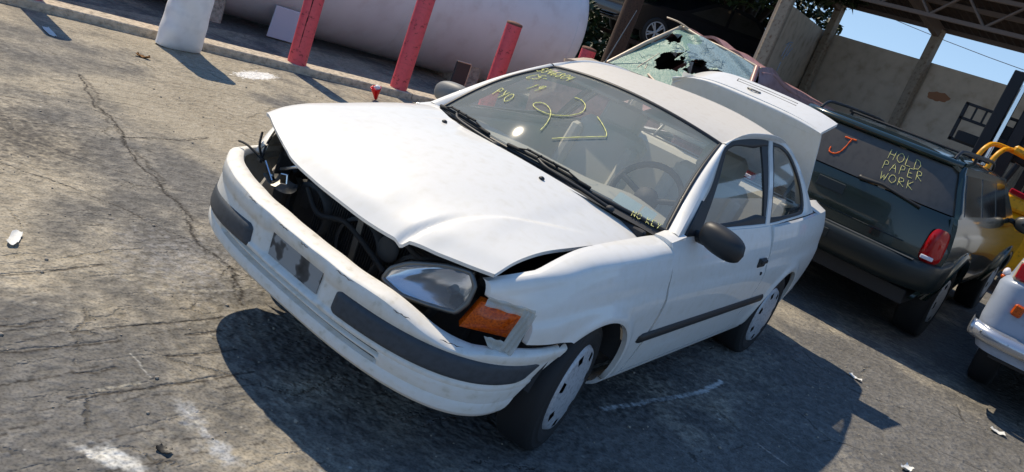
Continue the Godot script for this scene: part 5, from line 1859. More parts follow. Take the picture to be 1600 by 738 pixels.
# dark car up on a storage rack, in the shade of the trees
func make_dark_car() -> void:
	var right := Vector3(.55, 0, -.83).normalized()
	var yaw := atan2(-right.z, right.x)
	var rack := thing("car_rack", "rusty steel car rack standing in the shade behind the tank", "rack", Vector3(-6.89, 0, -14.79), yaw)
	for x in [-1.5, 3.0]:
		for z in [-1.0, .7]:
			var st := S()
			obox(st, Vector3(x, .65, z), Vector3(.12, 1.3, .12), Basis.IDENTITY, .01)
			put(st, "rack_post", M.rusty_roof, rack)
	for z in [-1.0, .7]:
		var st := S()
		obox(st, Vector3(.75, 1.24, z), Vector3(4.8, .10, .16), Basis.IDENTITY, .01)
		put(st, "rack_beam", M.rusty_roof, rack)
	var c := thing("dark_blue_car", "dark blue car with silver alloy wheel parked up on the rack", "car", Vector3(-6.89, 1.29, -14.79), yaw)
	var st := S()
	# x along the car here, side towards +z
	var prof := PackedVector2Array([Vector2(-1.7, .30), Vector2(-1.76, .5), Vector2(-1.6, .72), Vector2(-.9, .90), Vector2(-.35, .98), Vector2(.35, 1.38), Vector2(.8, 1.45), Vector2(1.6, 1.40), Vector2(2.3, 1.02), Vector2(2.75, .98), Vector2(2.85, .55), Vector2(2.8, .30)])
	prof = smooth_loop(prof, 3)
	slab(st, prof, 1.5, Transform3D(Basis.IDENTITY, Vector3(0, 0, -.85)))
	var low := PackedVector2Array([Vector2(-1.75, .25), Vector2(-1.83, .42), Vector2(-1.80, .6), Vector2(-1.6, .72), Vector2(-.9, .86), Vector2(2.75, .90), Vector2(2.9, .55), Vector2(2.85, .25)])
	slab(st, smooth_loop(low, 3), 1.74, Transform3D(Basis.IDENTITY, Vector3(0, 0, -.97)))
	put(st, "body", M.navy_paint, c)
	st = S()
	slab(st, PackedVector2Array([Vector2(-.2, .98), Vector2(.42, 1.33), Vector2(.8, 1.38), Vector2(.8, .98)]), .02, Transform3D(Basis.IDENTITY, Vector3(0, 0, .645)))
	put(st, "side_window", M.dark_window, c)
	st = S()
	slab(st, PackedVector2Array([Vector2(.88, .98), Vector2(.88, 1.38), Vector2(1.55, 1.33), Vector2(2.1, 1.02)]), .02, Transform3D(Basis.IDENTITY, Vector3(0, 0, .645)))
	put(st, "side_window", M.dark_window, c)
	for x in [-.95, 1.75]:
		for z in [-1.0, 1.0]:
			alloy(c, Vector3(x, .31, -.10 + z * .80), z)

func alloy(parent: Node, at: Vector3, s: float) -> void:
	var xf := Transform3D(Basis(Vector3.RIGHT, s * PI / 2), at)
	var st := S()
	lathe(st, [Vector2(.24, -.1), Vector2(.30, -.1), Vector2(.33, -.07), Vector2(.33, .07), Vector2(.30, .1), Vector2(.25, .1), Vector2(.235, .07)], 32, xf)
	var w := put(st, "wheel", M.rubber, parent)
	st = S()
	lathe(st, [Vector2(.235, .06), Vector2(.245, .1), Vector2(.225, .1), Vector2(.22, .06)], 32, xf)
	lathe(st, [Vector2(.001, .09), Vector2(.05, .085), Vector2(.055, .05)], 16, xf)
	for k in 5:
		var a := TAU * k / 5.0 + .3
		for e in [-.16, .16]:
			var d := Vector3(cos(a + e), 0, sin(a + e))
			tube(st, pts([xf * (Vector3(cos(a), 0, sin(a)) * .03 + Vector3(0, .08, 0)), xf * (d * .225 + Vector3(0, .085, 0))]), .022, 5)
	put(st, "alloy_spokes", M.silver_hubcap, w)
	st = S()
	lathe(st, [Vector2(.001, .02), Vector2(.23, .02)], 24, xf)
	put(st, "brake_disc", M.dark_cavity, w)

# ---------------------------------------------------------------- the yard
const GROUND_TILE := 12.0
const GROUND_PX := 2048

func ground_px(x: float, z: float) -> Vector2:
	return Vector2((x + 6.0) / GROUND_TILE * GROUND_PX, (z + 6.0) / GROUND_TILE * GROUND_PX)

# a ragged line of matter on the ground: cracks, paint smears, scratches (width in metres)
func ground_line(img: Image, path: Array, w: float, c: Color, a: float, jag := 0.4, gaps := 0.0) -> void:
	for i in path.size() - 1:
		var p := ground_px(path[i].x, path[i].y)
		var q := ground_px(path[i + 1].x, path[i + 1].y)
		var n := int(p.distance_to(q)) + 1
		var side := (q - p).normalized().orthogonal()
		var off := 0.0
		for k in n:
			off = clampf(off + rng.randf_range(-jag, jag), -6.0 * jag, 6.0 * jag)
			var centre := p.lerp(q, float(k) / n) + side * off
			if rng.randf() < gaps: continue
			var r := w * GROUND_PX / GROUND_TILE * rng.randf_range(.6, 1.15) * 0.5
			dab(img, centre, r, c, a * rng.randf_range(.6, 1.0))

func dab(img: Image, p: Vector2, r: float, c: Color, a: float) -> void:
	var ri := int(ceil(r))
	for dy in range(-ri, ri + 1):
		for dx in range(-ri, ri + 1):
			var d := Vector2(dx, dy).length()
			if d > r + .5: continue
			var x := posmod(int(p.x) + dx, GROUND_PX)
			var y := posmod(int(p.y) + dy, GROUND_PX)
			var w := a * clampf(r + .5 - d, 0, 1)
			img.set_pixel(x, y, img.get_pixel(x, y).lerp(c, w))

func smear(img: Image, x: float, z: float, rx: float, rz: float, turn: float, c: Color, a: float, n: int) -> void:
	for k in n:
		var q := Vector2(rng.randfn(0, .5) * rx, rng.randfn(0, .5) * rz).rotated(turn)
		dab(img, ground_px(x + q.x, z + q.y), rng.randf_range(.6, 2.6), c * rng.randf_range(.8, 1.1), a * rng.randf_range(.3, 1.0))

func noise_img(seed_: int, freq: float, oct: int, kind := FastNoiseLite.TYPE_SIMPLEX_SMOOTH) -> PackedByteArray:
	var n := FastNoiseLite.new()
	n.seed = seed_
	n.noise_type = kind
	n.frequency = freq
	n.fractal_octaves = oct
	var im := n.get_seamless_image(GROUND_PX / 2, GROUND_PX / 2, false, false, 0.1, true)
	im.convert(Image.FORMAT_L8)
	im.resize(GROUND_PX, GROUND_PX, Image.INTERPOLATE_BILINEAR)
	return im.get_data()

func ground_images() -> Array:
	var broad := noise_img(101, 0.006, 4)
	var blot := noise_img(102, 0.022, 5)
	var fine := noise_img(103, 0.16, 3)
	var grit := noise_img(104, 0.42, 2)
	var cn := FastNoiseLite.new()
	cn.seed = 105
	cn.noise_type = FastNoiseLite.TYPE_CELLULAR
	cn.cellular_return_type = FastNoiseLite.RETURN_DISTANCE2_SUB
	cn.frequency = 0.011
	cn.fractal_type = FastNoiseLite.FRACTAL_NONE
	cn.domain_warp_enabled = true
	cn.domain_warp_amplitude = 14.0
	cn.domain_warp_frequency = 0.03
	var ci := cn.get_seamless_image(GROUND_PX, GROUND_PX, false, false, 0.1, true)
	ci.convert(Image.FORMAT_L8)
	var cells := ci.get_data()
	var n := GROUND_PX * GROUND_PX
	var data := PackedByteArray()
	data.resize(n * 3)
	var bump := PackedByteArray()
	bump.resize(n)
	for i in n:
		var b := broad[i] / 255.0
		var t := blot[i] / 255.0
		var f := fine[i] / 255.0
		var g := grit[i] / 255.0
		# tarry asphalt under dust: dust lies in patches, grit is pale, hollows dark
		var px := (i % GROUND_PX) * (GROUND_TILE / GROUND_PX) - 6.0
		# sandy dust drifts from the kerb; the tar round the cars is swept darker
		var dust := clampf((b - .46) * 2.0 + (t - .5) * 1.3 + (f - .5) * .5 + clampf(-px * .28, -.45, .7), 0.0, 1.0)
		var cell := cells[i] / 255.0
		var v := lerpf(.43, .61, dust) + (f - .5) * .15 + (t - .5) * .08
		if cell < .014 and t > .55: v -= .12 * minf(1.0, (t - .55) * 9.0)
		if g > .70: v += (g - .70) * .8
		if g < .27: v -= (.27 - g) * .7
		var warm := lerpf(.010, .05, dust)
		data[i * 3] = int(clampf(v + warm * .8, 0, 1) * 255)
		data[i * 3 + 1] = int(clampf(v + warm * .1, 0, 1) * 255)
		data[i * 3 + 2] = int(clampf(v - warm * 1.3, 0, 1) * 255)
		bump[i] = int(clampf(f * .45 + g * .4 + t * .15 - (.2 if cell < .014 and t > .55 else 0.0), 0, 1) * 255)
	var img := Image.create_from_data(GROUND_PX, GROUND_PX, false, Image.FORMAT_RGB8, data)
	var hgt := Image.create_from_data(GROUND_PX, GROUND_PX, false, Image.FORMAT_L8, bump)
	var dark := Color(.16, .145, .13)
	var pale := Color(.72, .70, .64)
	var white := Color(.86, .86, .84)
	# long crack and its branches
	var crack := [Vector2(-3.6, .80), Vector2(-2.9, 1.02), Vector2(-2.413, 1.152), Vector2(-1.727, 1.32), Vector2(-1.3, 1.43), Vector2(-.966, 1.521), Vector2(-.74, 1.56), Vector2(-.5, 1.70)]
	for im in [img, hgt]:
		ground_line(im, crack, .011, dark, .85, .9, .06)
		ground_line(im, crack, .022, dark, .22, 1.4, .3)
		ground_line(im, [Vector2(-2.413, 1.152), Vector2(-2.43, .95), Vector2(-2.414, .774), Vector2(-2.5, .5)], .012, dark, .8, .4, .2)
		ground_line(im, [Vector2(-1.976, 2.001), Vector2(-1.75, 1.84), Vector2(-1.462, 1.681), Vector2(-1.1, 1.55)], .010, dark, .7, .5, .3)
		ground_line(im, [Vector2(-2.7, 1.9), Vector2(-2.1, 1.6), Vector2(-1.727, 1.32)], .009, dark, .6, .5, .35)
		# old rake grooves, side by side
		for g in [[-.42, 2.67, -.39, 2.28], [-.57, 2.62, -.57, 2.42], [-.12, 2.6, -.06, 1.95], [-.35, 2.05, -.35, 1.88], [-.24, 2.2, -.21, 1.92], [-.47, 2.3, -.43, 1.82], [-.24, 2.52, -.23, 2.38], [-.91, 2.5, -.93, 2.05]]:
			ground_line(im, [Vector2(g[0], g[1]), Vector2((g[0] + g[2]) * .5 + .01, (g[1] + g[3]) * .5), Vector2(g[2], g[3])], .011, dark, .75, .3, .12)
		for k in 60:
			var x0 := rng.randf_range(-1.5, .5)
			var z0 := rng.randf_range(1.3, 3.0)
			var l := rng.randf_range(.06, .35)
			ground_line(im, [Vector2(x0, z0), Vector2(x0 + rng.randf_range(-.015, .02), z0 - l * .5), Vector2(x0 + rng.randf_range(-.02, .04), z0 - l)], rng.randf_range(.005, .010), dark, .55, .35, .3)
		for k in 30:
			var z0 := rng.randf_range(-1.0, 2.0)
			var x0 := rng.randf_range(-4.4, -1.2)
			var l := rng.randf_range(.1, .4)
			ground_line(im, [Vector2(x0, z0), Vector2(x0 + l * .2, z0 - l), Vector2(x0 + l * .5, z0 - l * 1.4)], rng.randf_range(.006, .012), dark, .5, .4, .3)
	for k in 34:
		var z0 := rng.randf_range(1.2, 3.0)
		var x0 := rng.randf_range(-1.5, .5)
		var l := rng.randf_range(.05, .35)
		ground_line(img, [Vector2(x0, z0), Vector2(x0 + .01, z0 - l)], rng.randf_range(.006, .018), pale, .4, .7, .5)
	ground_line(img, [Vector2(-.70, 2.01), Vector2(-.66, 1.84), Vector2(-.64, 1.52)], .016, pale, .6, .6, .35)
	ground_line(img, [Vector2(-.13, 2.50), Vector2(-.12, 2.36)], .014, pale, .7, .4, .2)
	ground_line(img, [Vector2(-.30, 2.30), Vector2(-.14, 2.31)], .008, white, .6, .4, .2)
	# saw joints in the slab by the wheels
	ground_line(img, [Vector2(.45, -.52), Vector2(.75, -.42), Vector2(1.2, -.34), Vector2(1.75, -.20)], .008, Color(.62, .62, .6), .75, .15, .06)
	ground_line(img, [Vector2(.60, .36), Vector2(.85, .44), Vector2(1.3, .56), Vector2(1.6, .62)], .007, Color(.60, .60, .58), .7, .15, .08)
	# scratch of white paint
	ground_line(img, [Vector2(.74, .60), Vector2(.80, .30), Vector2(.87, -.02), Vector2(.90, -.28), Vector2(.914, -.52)], .03, Color(.80, .81, .8), .85, .5, .08)
	ground_line(img, [Vector2(1.30, -.02), Vector2(1.47, .02)], .015, Color(.75, .7, .66), .7, .2)
	# smears and stains
	smear(img, .09, 2.32, .09, .03, 0.1, Color(.7, .71, .72), .4, 110)
	smear(img, .28, 2.33, .09, .035, 0.1, Color(.74, .75, .76), .45, 150)
	ground_line(img, [Vector2(.01, 2.30), Vector2(.10, 2.32), Vector2(.23, 2.33)], .008, white, .6, .5, .25)
	smear(img, .20, 2.61, .07, .025, -.3, white, .7, 200)
	smear(img, .16, 2.66, .08, .014, -.3, white, .6, 80)
	smear(img, -.9, 1.72, .35, .25, .2, Color(.64, .64, .65), .3, 1200)
	smear(img, -4.24, -1.17, .20, .07, 1.2, Color(.97, .97, .96), .9, 5200)
	smear(img, -3.0, .1, 1.2, .6, .3, Color(.60, .55, .47), .25, 5000)
	smear(img, -2.4, 1.75, .5, .4, .2, Color(.30, .29, .28), .3, 3500)
	smear(img, .45, 1.2, .25, .3, .5, Color(.5, .52, .55), .35, 800)
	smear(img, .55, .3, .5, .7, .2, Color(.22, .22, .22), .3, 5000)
	for k in 5200:
		dab(img, Vector2(rng.randf() * GROUND_PX, rng.randf() * GROUND_PX), rng.randf_range(.3, 1.3), pale if rng.randf() < .8 else white, rng.randf_range(.3, .9))
	for k in 700:
		dab(img, Vector2(rng.randf() * GROUND_PX, rng.randf() * GROUND_PX), rng.randf_range(.4, 1.6), dark, rng.randf_range(.2, .6))
	return [img, hgt]

func make_ground() -> void:
	var im := ground_images()
	var tex: Image = im[0]
	tex.generate_mipmaps()
	var nrm: Image = im[1]
	nrm.bump_map_to_normal_map(6.0)
	nrm.generate_mipmaps()
	var m := mat("yard_asphalt", Color(1, 1, 1), 0.85)
	m.albedo_texture = ImageTexture.create_from_image(tex)
	m.normal_enabled = true
	m.normal_texture = ImageTexture.create_from_image(nrm)
	m.normal_scale = 0.9
	m.metallic_specular = 0.35
	m.detail_enabled = true
	m.detail_blend_mode = BaseMaterial3D.BLEND_MODE_MUL
	m.detail_uv_layer = BaseMaterial3D.DETAIL_UV_2
	m.detail_albedo = noise_tex(107, 0.11, [[0.0, grey(.62)], [0.32, grey(.84)], [0.5, grey(.93)], [0.68, grey(.97)], [0.8, Color(1, .99, .97)], [1.0, Color(1, .99, .97)]], 1024, 4)
	var st := SurfaceTool.new()
	st.begin(Mesh.PRIMITIVE_TRIANGLES)
	var edges := PackedFloat32Array([-400, -60, -18, -6, 0, 6, 18, 60, 400])
	for j in edges.size() - 1:
		for i in edges.size() - 1:
			var q := [Vector2(edges[i], edges[j]), Vector2(edges[i + 1], edges[j]), Vector2(edges[i + 1], edges[j + 1]), Vector2(edges[i], edges[j + 1])]
			for k in [0, 1, 2, 0, 2, 3]:
				st.set_uv(Vector2((q[k].x + 6.0) / GROUND_TILE, (q[k].y + 6.0) / GROUND_TILE))
				st.set_uv2(Vector2(q[k].x, q[k].y) * 0.61)
				st.set_normal(Vector3.UP)
				st.add_vertex(Vector3(q[k].x, 0, q[k].y))
	st.generate_tangents()
	var mi := MeshInstance3D.new()
	mi.mesh = st.commit()
	mi.material_override = m
	mi.name = "ground"
	add_child(mi)
	tag(mi, "grey cracked asphalt yard with pale dust and paint smears", "ground", "", "structure")
	# loose grit
	var gs := S()
	ball(gs, Vector3.ZERO, Vector3(1, .6, .8), 5, 4, .3)
	gs.generate_normals()
	var mm := MultiMesh.new()
	mm.transform_format = MultiMesh.TRANSFORM_3D
	mm.mesh = gs.commit()
	mm.instance_count = 1500
	for k in 1500:
		var r := rng.randf_range(.002, .005) * (2.0 if rng.randf() < .1 else 1.0)
		var p := Vector3(rng.randf_range(-5, 3.0), r * .4, rng.randf_range(-3.0, 3.4))
		if p.x < -4.2: p.x += 2.5
		mm.set_instance_transform(k, Transform3D(Basis(Vector3.UP, rng.randf() * TAU).scaled(Vector3.ONE * r), p))
	var mmi := MultiMeshInstance3D.new()
	mmi.multimesh = mm
	mmi.material_override = M.pale_grit
	mmi.name = "grit"
	add_child(mmi)
	tag(mmi, "pale loose grit scattered over the yard", "grit", "", "stuff")

func curb_pt(along: float, out: float, y := 0.0) -> Vector3:
	return CURB0 + CURB_ALONG * along + CURB_OUT * out + Vector3(0, y, 0)

func make_curb_and_tank() -> void:
	var turn := atan2(CURB_ALONG.x, CURB_ALONG.z)
	# kerb in cast lengths
	var kerb := thing("kerb", "worn concrete kerb along the foot of the red posts", "kerb")
	kerb.set_meta("kind", "structure")
	var t := -5.0
	while t < 11.0:
		var l := 2.4
		var st := S()
		var edge := PackedFloat32Array()
		for k in 25: edge.append(rng.randf_range(-.006, .003))
		var group_no := 1
		for prof in [[Vector2(0, -.02), Vector2(-.001, .03), Vector2(-.002, .068)], [Vector2(-.002, .068), Vector2(-.010, .077)], [Vector2(-.010, .077), Vector2(-.13, .080), Vector2(-.255, .077)], [Vector2(-.255, .077), Vector2(-.265, .06), Vector2(-.265, -.02)]]:
			var rows: Array = []
			st.set_smooth_group(group_no)
			group_no += 1
			for q in prof:
				var row := PackedVector3Array()
				for k in 25:
					var a := t + l * k / 24.0
					var wob := .006 * sin(a * 7.0) + (edge[k] if q.y > .05 and q.x > -.05 else 0.0)
					row.append(curb_pt(minf(a, t + l - .006), q.x + wob, q.y + (edge[k] * .5 if q.y > .05 and q.x > -.05 else 0.0)))
				rows.append(row)
			net(st, rows)
		put(st, "kerb_length", M.concrete, kerb)
		t += l
	# posts
	var proto: Node3D = null
	var names_ := ["red steel post behind the upright white sack", "red steel post with a long dark scrape, beside the white board", "tall red steel post beside the red plastic cone", "red steel post rising behind the bonnet corner by the dark plate", "red steel post whose rusty cap shows above the mauve bonnet", "red steel post whose foot stands at the top left corner of the yard"]
	var ks := [-.33, .87, 2.07, 3.27, 4.47, -1.53]
	for i in 6:
		var p := curb_pt(ks[i], -.125, .07)
		var o: Node3D
		if i == 0:
			o = thing("bollard", names_[0], "bollard", p, 0, "red posts along the kerb")
			var st := S()
			lathe(st, [Vector2(.096, -.03), Vector2(.096, .5), Vector2(.095, 1.03), Vector2(.0955, 1.06)], 28, Transform3D.IDENTITY)
			put(st, "post", M.red_bollard_paint, o)
			st = S()
			lathe(st, [Vector2(.097, 1.055), Vector2(.097, 1.07), Vector2(.088, 1.083), Vector2(.04, 1.092), Vector2(.001, 1.094)], 28, Transform3D.IDENTITY)
			put(st, "cap", M.rusty_cap, o)
			proto = o
		else:
			o = copy_of(proto, names_[i])
			o.position = p
		o.rotation = Vector3(0, 1.3 * i, 0)
		if i == 1:
			var st := S()
			var base := o.transform.affine_inverse()
			for s in [[.45, .95, .0, .016], [.28, .5, -.04, .013], [.18, .30, -.05, .008]]:
				var rows: Array = []
				for e in [-1.0, 1.0]:
					var row := PackedVector3Array()
					for k in 13:
						var y := lerpf(s[0], s[1], k / 12.0)
						var a: float = .62 + s[2] + .09 * (y - .5) + e * s[3] * 3.5 * (.4 + .6 * absf(sin(k * 2.7 + s[0] * 9.0)))
						var d := Vector3(cos(a), 0, -sin(a) + .0)
						d = (Vector3(.66, 0, .75).rotated(Vector3.UP, a - .62))
						row.append(base.basis * (d.normalized() * .0975) + Vector3(0, y, 0))
					rows.append(row)
				net(st, rows)
			put(st, "scrape", M.rust_scrape, o)
	# white sack leaning on the first post, and another one out of the picture
	for i in 2:
		var sk := thing("sack", ["full white woven sack standing upright against the kerb", "white woven sack past the corner red post, seen only by its rounded shadow"][i], "sack", curb_pt([-.36, -2.12][i], [.17, .36][i]), turn + [.12, -.2][i])
		var st := S()
		var f := func(u: float, v: float) -> Vector3:
			var a := TAU * u
			var e := pow(sin(clampf(.012 + v * .93, 0, 1) * PI), .24)
			var hw := .165 + .012 * sin(v * 4.0) + .02 * exp(-v * 9.0)
			var hd := .15 * e + .008
			var x := signf(cos(a)) * pow(absf(cos(a)), .55) * hw
			var z := signf(sin(a)) * pow(absf(sin(a)), .8) * hd
			var corner := pow(absf(cos(a)), 3.0)
			var y := .004 + v * .93 + .012 * corner * (1.0 - v)
			var crease := .010 * sin(v * 9.0 + x * 12.0 + sin(x * 19.0)) + .003 * sin(x * 34.0 + v * 9.0) + .0025 * sin(v * 38.0 + x * 20.0)
			x += .008 * sin(v * 8.0 + 1.0) * signf(x) + .002 * sin(v * 29.0)
			return Vector3(z + crease * .8 - .10 * v, y, x * (1.0 + .06 * (1.0 - v)) + crease * .3)
		sheet(st, f, steps(0, 1, 56), steps(0, 1, 46))
		put(st, "bag", M.woven_sack, sk)
		st = S()
		var rim := PackedVector3Array()
		for k in 41: rim.append((f.call(k / 40.0, 1.0) as Vector3) + Vector3(0, .006, 0))
		tube(st, rim, .010, 6, false)
		put(st, "hem", M.woven_sack, sk)
		st = S()
		ball(st, Vector3(-.10, .93, 0), Vector3(.06, .03, .15), 16, 6, .15)
		put(st, "gathered_mouth", M.woven_sack, sk)
	# tank
	var tk := thing("storage_tank", "large grey-white horizontal storage tank behind the red posts", "tank", curb_pt(0, -2.5, 1.12), turn)
	var st := S()
	var prof: Array = []
	for k in 13: prof.append(Vector2(1.1 * sin(PI / 2 * k / 12.0) + .001, -5.0 - .5 * cos(PI / 2 * k / 12.0)))
	for k in range(1, 9): prof.append(Vector2(1.1, lerpf(-5.0, 5.25, k / 8.0)))
	for k in range(1, 13): prof.append(Vector2(1.1 * cos(PI / 2 * k / 12.0) + .001, 5.25 + .5 * sin(PI / 2 * k / 12.0)))
	lathe(st, prof, 64, Transform3D(Basis(Vector3.RIGHT, PI / 2), Vector3.ZERO))
	put(st, "shell", M.tank_paint, tk)
	for z in [-2.45, .1, 2.65, 5.22]:
		st = S()
		var ring := PackedVector3Array()
		for k in 49: ring.append(Vector3(cos(TAU * k / 48) * 1.1, sin(TAU * k / 48) * 1.1, z))
		tube(st, ring, .006, 5, false)
		put(st, "weld_seam", M.tank_paint, tk)
	for z in [-3.6, .4, 4.0]:
		st = S()
		obox(st, Vector3(0, -.95, z), Vector3(1.5, .38, .3), Basis.IDENTITY, .02)
		put(st, "saddle", M.concrete, tk)
	for line in [[3.0, .35, 4.3, -.45], [4.35, .7, 4.1, .1]]:
		st = S()
		var path := PackedVector3Array()
		for k in 9:
			var w := k / 8.0
			var a := lerpf(line[1], line[3], w)
			path.append(Vector3(cos(a) * 1.1008, sin(a) * 1.1008, lerpf(line[0], line[2], w) + .02 * sin(k * 1.7)))
		tube(st, path, PackedFloat32Array([.002, .004, .008, .005, .007, .004, .003, .003, .002]), 4)
		put(st, "scratch", M.white_board, tk)
	# board, cone, dome cap, dark plate
	st = S()
	obox(st, Vector3(0, .19, 0), Vector3(.36, .38, .02), Basis.IDENTITY, .004)
	var bd := put(st, "white_board", M.white_board)
	bd.position = curb_pt(1.22, -1.62, .02)
	bd.rotation = Vector3(-.12, turn + PI / 2, .02)
	tag(bd, "small blank white board leaning in front of the tank", "board")
	var cone := thing("plastic_cone", "small red and white plastic cone lying against the kerb", "cone", Vector3(-3.93, .085, -2.42), .4)
	st = S()
	lathe(st, [Vector2(.010, -.085), Vector2(.018, -.075), Vector2(.03, -.03), Vector2(.052, .025), Vector2(.058, .05), Vector2(.05, .05), Vector2(.03, .0)], 9, Transform3D(Basis.from_euler(Vector3(.35, 0, .15)), Vector3.ZERO))
	put(st, "cone_body", M.red_plastic, cone)
	st = S()
	ball(st, Vector3(.008, .048, .018), Vector3(.036, .03, .034), 9, 6, .2)
	put(st, "white_top", M.white_board, cone)
	var pl := thing("steel_plate", "short dark upright steel plate behind the kerb near the bonnet", "plate", curb_pt(3.1, -.62, 0.0), turn + PI / 2)
	st = S()
	obox(st, Vector3(0, .24, 0), Vector3(.2, .48, .03), Basis.IDENTITY, .003)
	put(st, "plate", M.dark_trim, pl)
	st = S()
	obox(st, Vector3(0, .485, 0), Vector3(.21, .012, .036), Basis.IDENTITY, .003)
	obox(st, Vector3(-.105, .24, 0), Vector3(.012, .48, .036), Basis.IDENTITY, .003)
	put(st, "edge_strip", M.pale_trim, pl)
	# wood post past the end of the tank
	var wp := thing("timber_post", "thick brown timber post past the end of the tank", "post", Vector3(-5.2, 0, -9.2))
	st = S()
	tube(st, pts([Vector3(0, -.1, 0), Vector3(.02, 1.6, .01), Vector3(.0, 4.6, 0)]), PackedFloat32Array([.17, .16, .14]), 14)
	put(st, "trunk", M.old_wood, wp)

func make_wall_and_canopy() -> void:
	var corner := Vector3(-4.2, 0, -16.75)
	var along := Vector3(4.3, 0, 2.05).normalized()
	var left_end := Vector3(-3.80, 0, -12.2)
	var wall := thing("concrete_wall", "tall stained concrete yard wall under the steel canopy", "wall", corner)
	var wall_part := func(a: Vector3, b: Vector3, ha: float, hb: float, called: String) -> Node3D:
		var d := (b - a).normalized()
		var n := d.cross(Vector3.UP) * .12
		var st := S()
		var f := func(u: float, v: float) -> Vector3: return a.lerp(b, u) + Vector3(0, lerpf(-.1, lerpf(ha, hb, u), v), 0) - corner
		sheet(st, f, steps(0, 1, 12), steps(0, 1, 8))
		var f2 := func(u: float, v: float) -> Vector3: return f.call(u, v) - n * 1.0
		sheet(st, f2, steps(0, 1, 12), steps(0, 1, 8))
		var f3 := func(u: float, v: float) -> Vector3: return (f.call(u, 1.0) as Vector3).lerp(f2.call(u, 1.0), v)
		st.set_smooth_group(2)
		sheet(st, f3, steps(0, 1, 12), steps(0, 1, 1))
		var f4 := func(u: float, v: float) -> Vector3: return (f.call(0.0, v) as Vector3).lerp(f2.call(0.0, v), u)
		sheet(st, f4, steps(0, 1, 1), steps(0, 1, 8))
		return put(st, called, M.wall_concrete, wall)
	var p := corner
	for k in 5:
		var q := p + along * 2.72
		wall_part.call(p + along * .01, q, 3.0, 3.0, "wall_panel")
		p = q
	wall_part.call(left_end, corner - along * .0, 3.0, 3.0, "wall_panel")
	# thick end of the left wall
	var st := S()
	obox(st, left_end - corner + Vector3(.06, 1.62, .0), Vector3(.22, 3.3, .22), Basis(Vector3.UP, .1), .02)
	put(st, "end_pier", M.post_paint, wall)
	# rust stain and faint spray marks
	st = S()
	var on_wall := func(d: float, y: float, out: float) -> Vector3: return along * d + Vector3(0, y, 0) + along.cross(Vector3.UP) * out
	var blot := PackedVector2Array()
	for k in 22:
		var a := TAU * k / 22.0
		var r := 1.0 + .2 * sin(a * 2.0 + 1.0) + .1 * sin(a * 7.0) + .05 * sin(a * 11.0)
		blot.append(Vector2(3.50 + cos(a) * .22 * r, 2.40 + sin(a) * .11 * r))
	var out_dir := along.cross(Vector3.UP)
	slab(st, blot, .004, Transform3D(Basis(along, Vector3.UP, out_dir), out_dir * .001))
	put(st, "rust_stain", M.rust_stain, wall)
	st = S()
	var wd := (corner - left_end).normalized()
	var wn := wd.cross(Vector3.UP) * -1.0
	if wn.x < 0: wn = -wn
	for s in [[1.55, 2.05, 1.7, 2.35], [1.75, 2.0, 1.9, 2.35], [1.5, 2.3, 2.0, 2.4], [1.7, 1.75, 1.72, 1.95], [1.95, 2.1, 2.15, 2.3]]:
		var a: Vector3 = left_end - corner + wd * s[0] + Vector3(0, s[1], 0) + wn * .006
		var b: Vector3 = left_end - corner + wd * s[2] + Vector3(0, s[3], 0) + wn * .006
		tube(st, pts([a, a.lerp(b, .5) + Vector3(0, .03, 0), b]), .012, 4)
	put(st, "spray_mark", M.pale_graffiti, wall)
	# canopy
	var can := thing("steel_canopy", "open steel canopy with lattice truss and corrugated rusty roof", "canopy", corner)
	var front := out_dir
	for d in [.28, 2.95, 5.7, 8.4]:
		st = S()
		obox(st, on_wall.call(d, 1.83, .16), Vector3(.20, 3.66, .16), Basis(along, Vector3.UP, out_dir), .012)
		put(st, "canopy_post", M.post_paint, can)
		# rafter
		st = S()
		var r0: Vector3 = on_wall.call(d, 3.58, .16)
		var r1: Vector3 = on_wall.call(d, 4.72, 3.6)
		var rd := (r1 - r0).normalized()
		obox(st, (r0 + r1) * .5, Vector3(.16, .22, r0.distance_to(r1)), Basis(along, rd.cross(along) * 1.0, rd), .01)
		put(st, "rafter", M.truss_steel, can)
	# corrugated sheets
	for k in 9:
		st = S()
		var d0 := -.4 + k * 1.25
		var rf := func(u: float, v: float) -> Vector3:
			var d := lerpf(d0, d0 + 1.29, u)
			return on_wall.call(d, lerpf(3.70, 4.86, v) + .018 * sin(d * TAU / .18) + .003 * (k % 2), lerpf(-.25, 3.5, v))
		sheet(st, rf, steps(0, 1, 42), steps(0, 1, 3))
		put(st, "roof_sheet", M.rusty_roof, can)
	st = S()
	for o in [.0, 1.1, 3.3]:
		var y: float = 3.60 + (o + .25) / 3.75 * 1.16
		obox(st, on_wall.call(5.0, y, o), Vector3(11, .09, .06), Basis(along, Vector3.UP, out_dir), .008)
	put(st, "purlin", M.truss_steel, can)
	# lattice truss below the roof
	for o in [2.4]:
		for y in [3.56, 4.04]:
			st = S()
			obox(st, on_wall.call(5.2, y, o), Vector3(11, .075, .06), Basis(along, Vector3.UP, out_dir), .008)
			put(st, "truss_chord", M.truss_steel, can)
		for k in 20:
			st = S()
			var a: Vector3 = on_wall.call(-.2 + k * .55, 3.57 if k % 2 == 0 else 4.03, o)
			var b: Vector3 = on_wall.call(-.2 + (k + 1) * .55, 4.03 if k % 2 == 0 else 3.57, o)
			tube(st, pts([a, b]), .026, 6)
			put(st, "truss_web", M.truss_steel, can)
	# overhead wires beyond the wall
	var wires := [[Vector3(-14, 6.4, -34), Vector3(6, 4.4, -26)], [Vector3(-14, 7.6, -38), Vector3(10, 5.3, -28)], [Vector3(-6, 8.2, -34), Vector3(14, 3.6, -26)]]
	var wl := ["thin overhead wire nearest the canopy post", "thin overhead wire crossing high above the wall", "thin overhead wire sloping steeply past the right-hand post"]
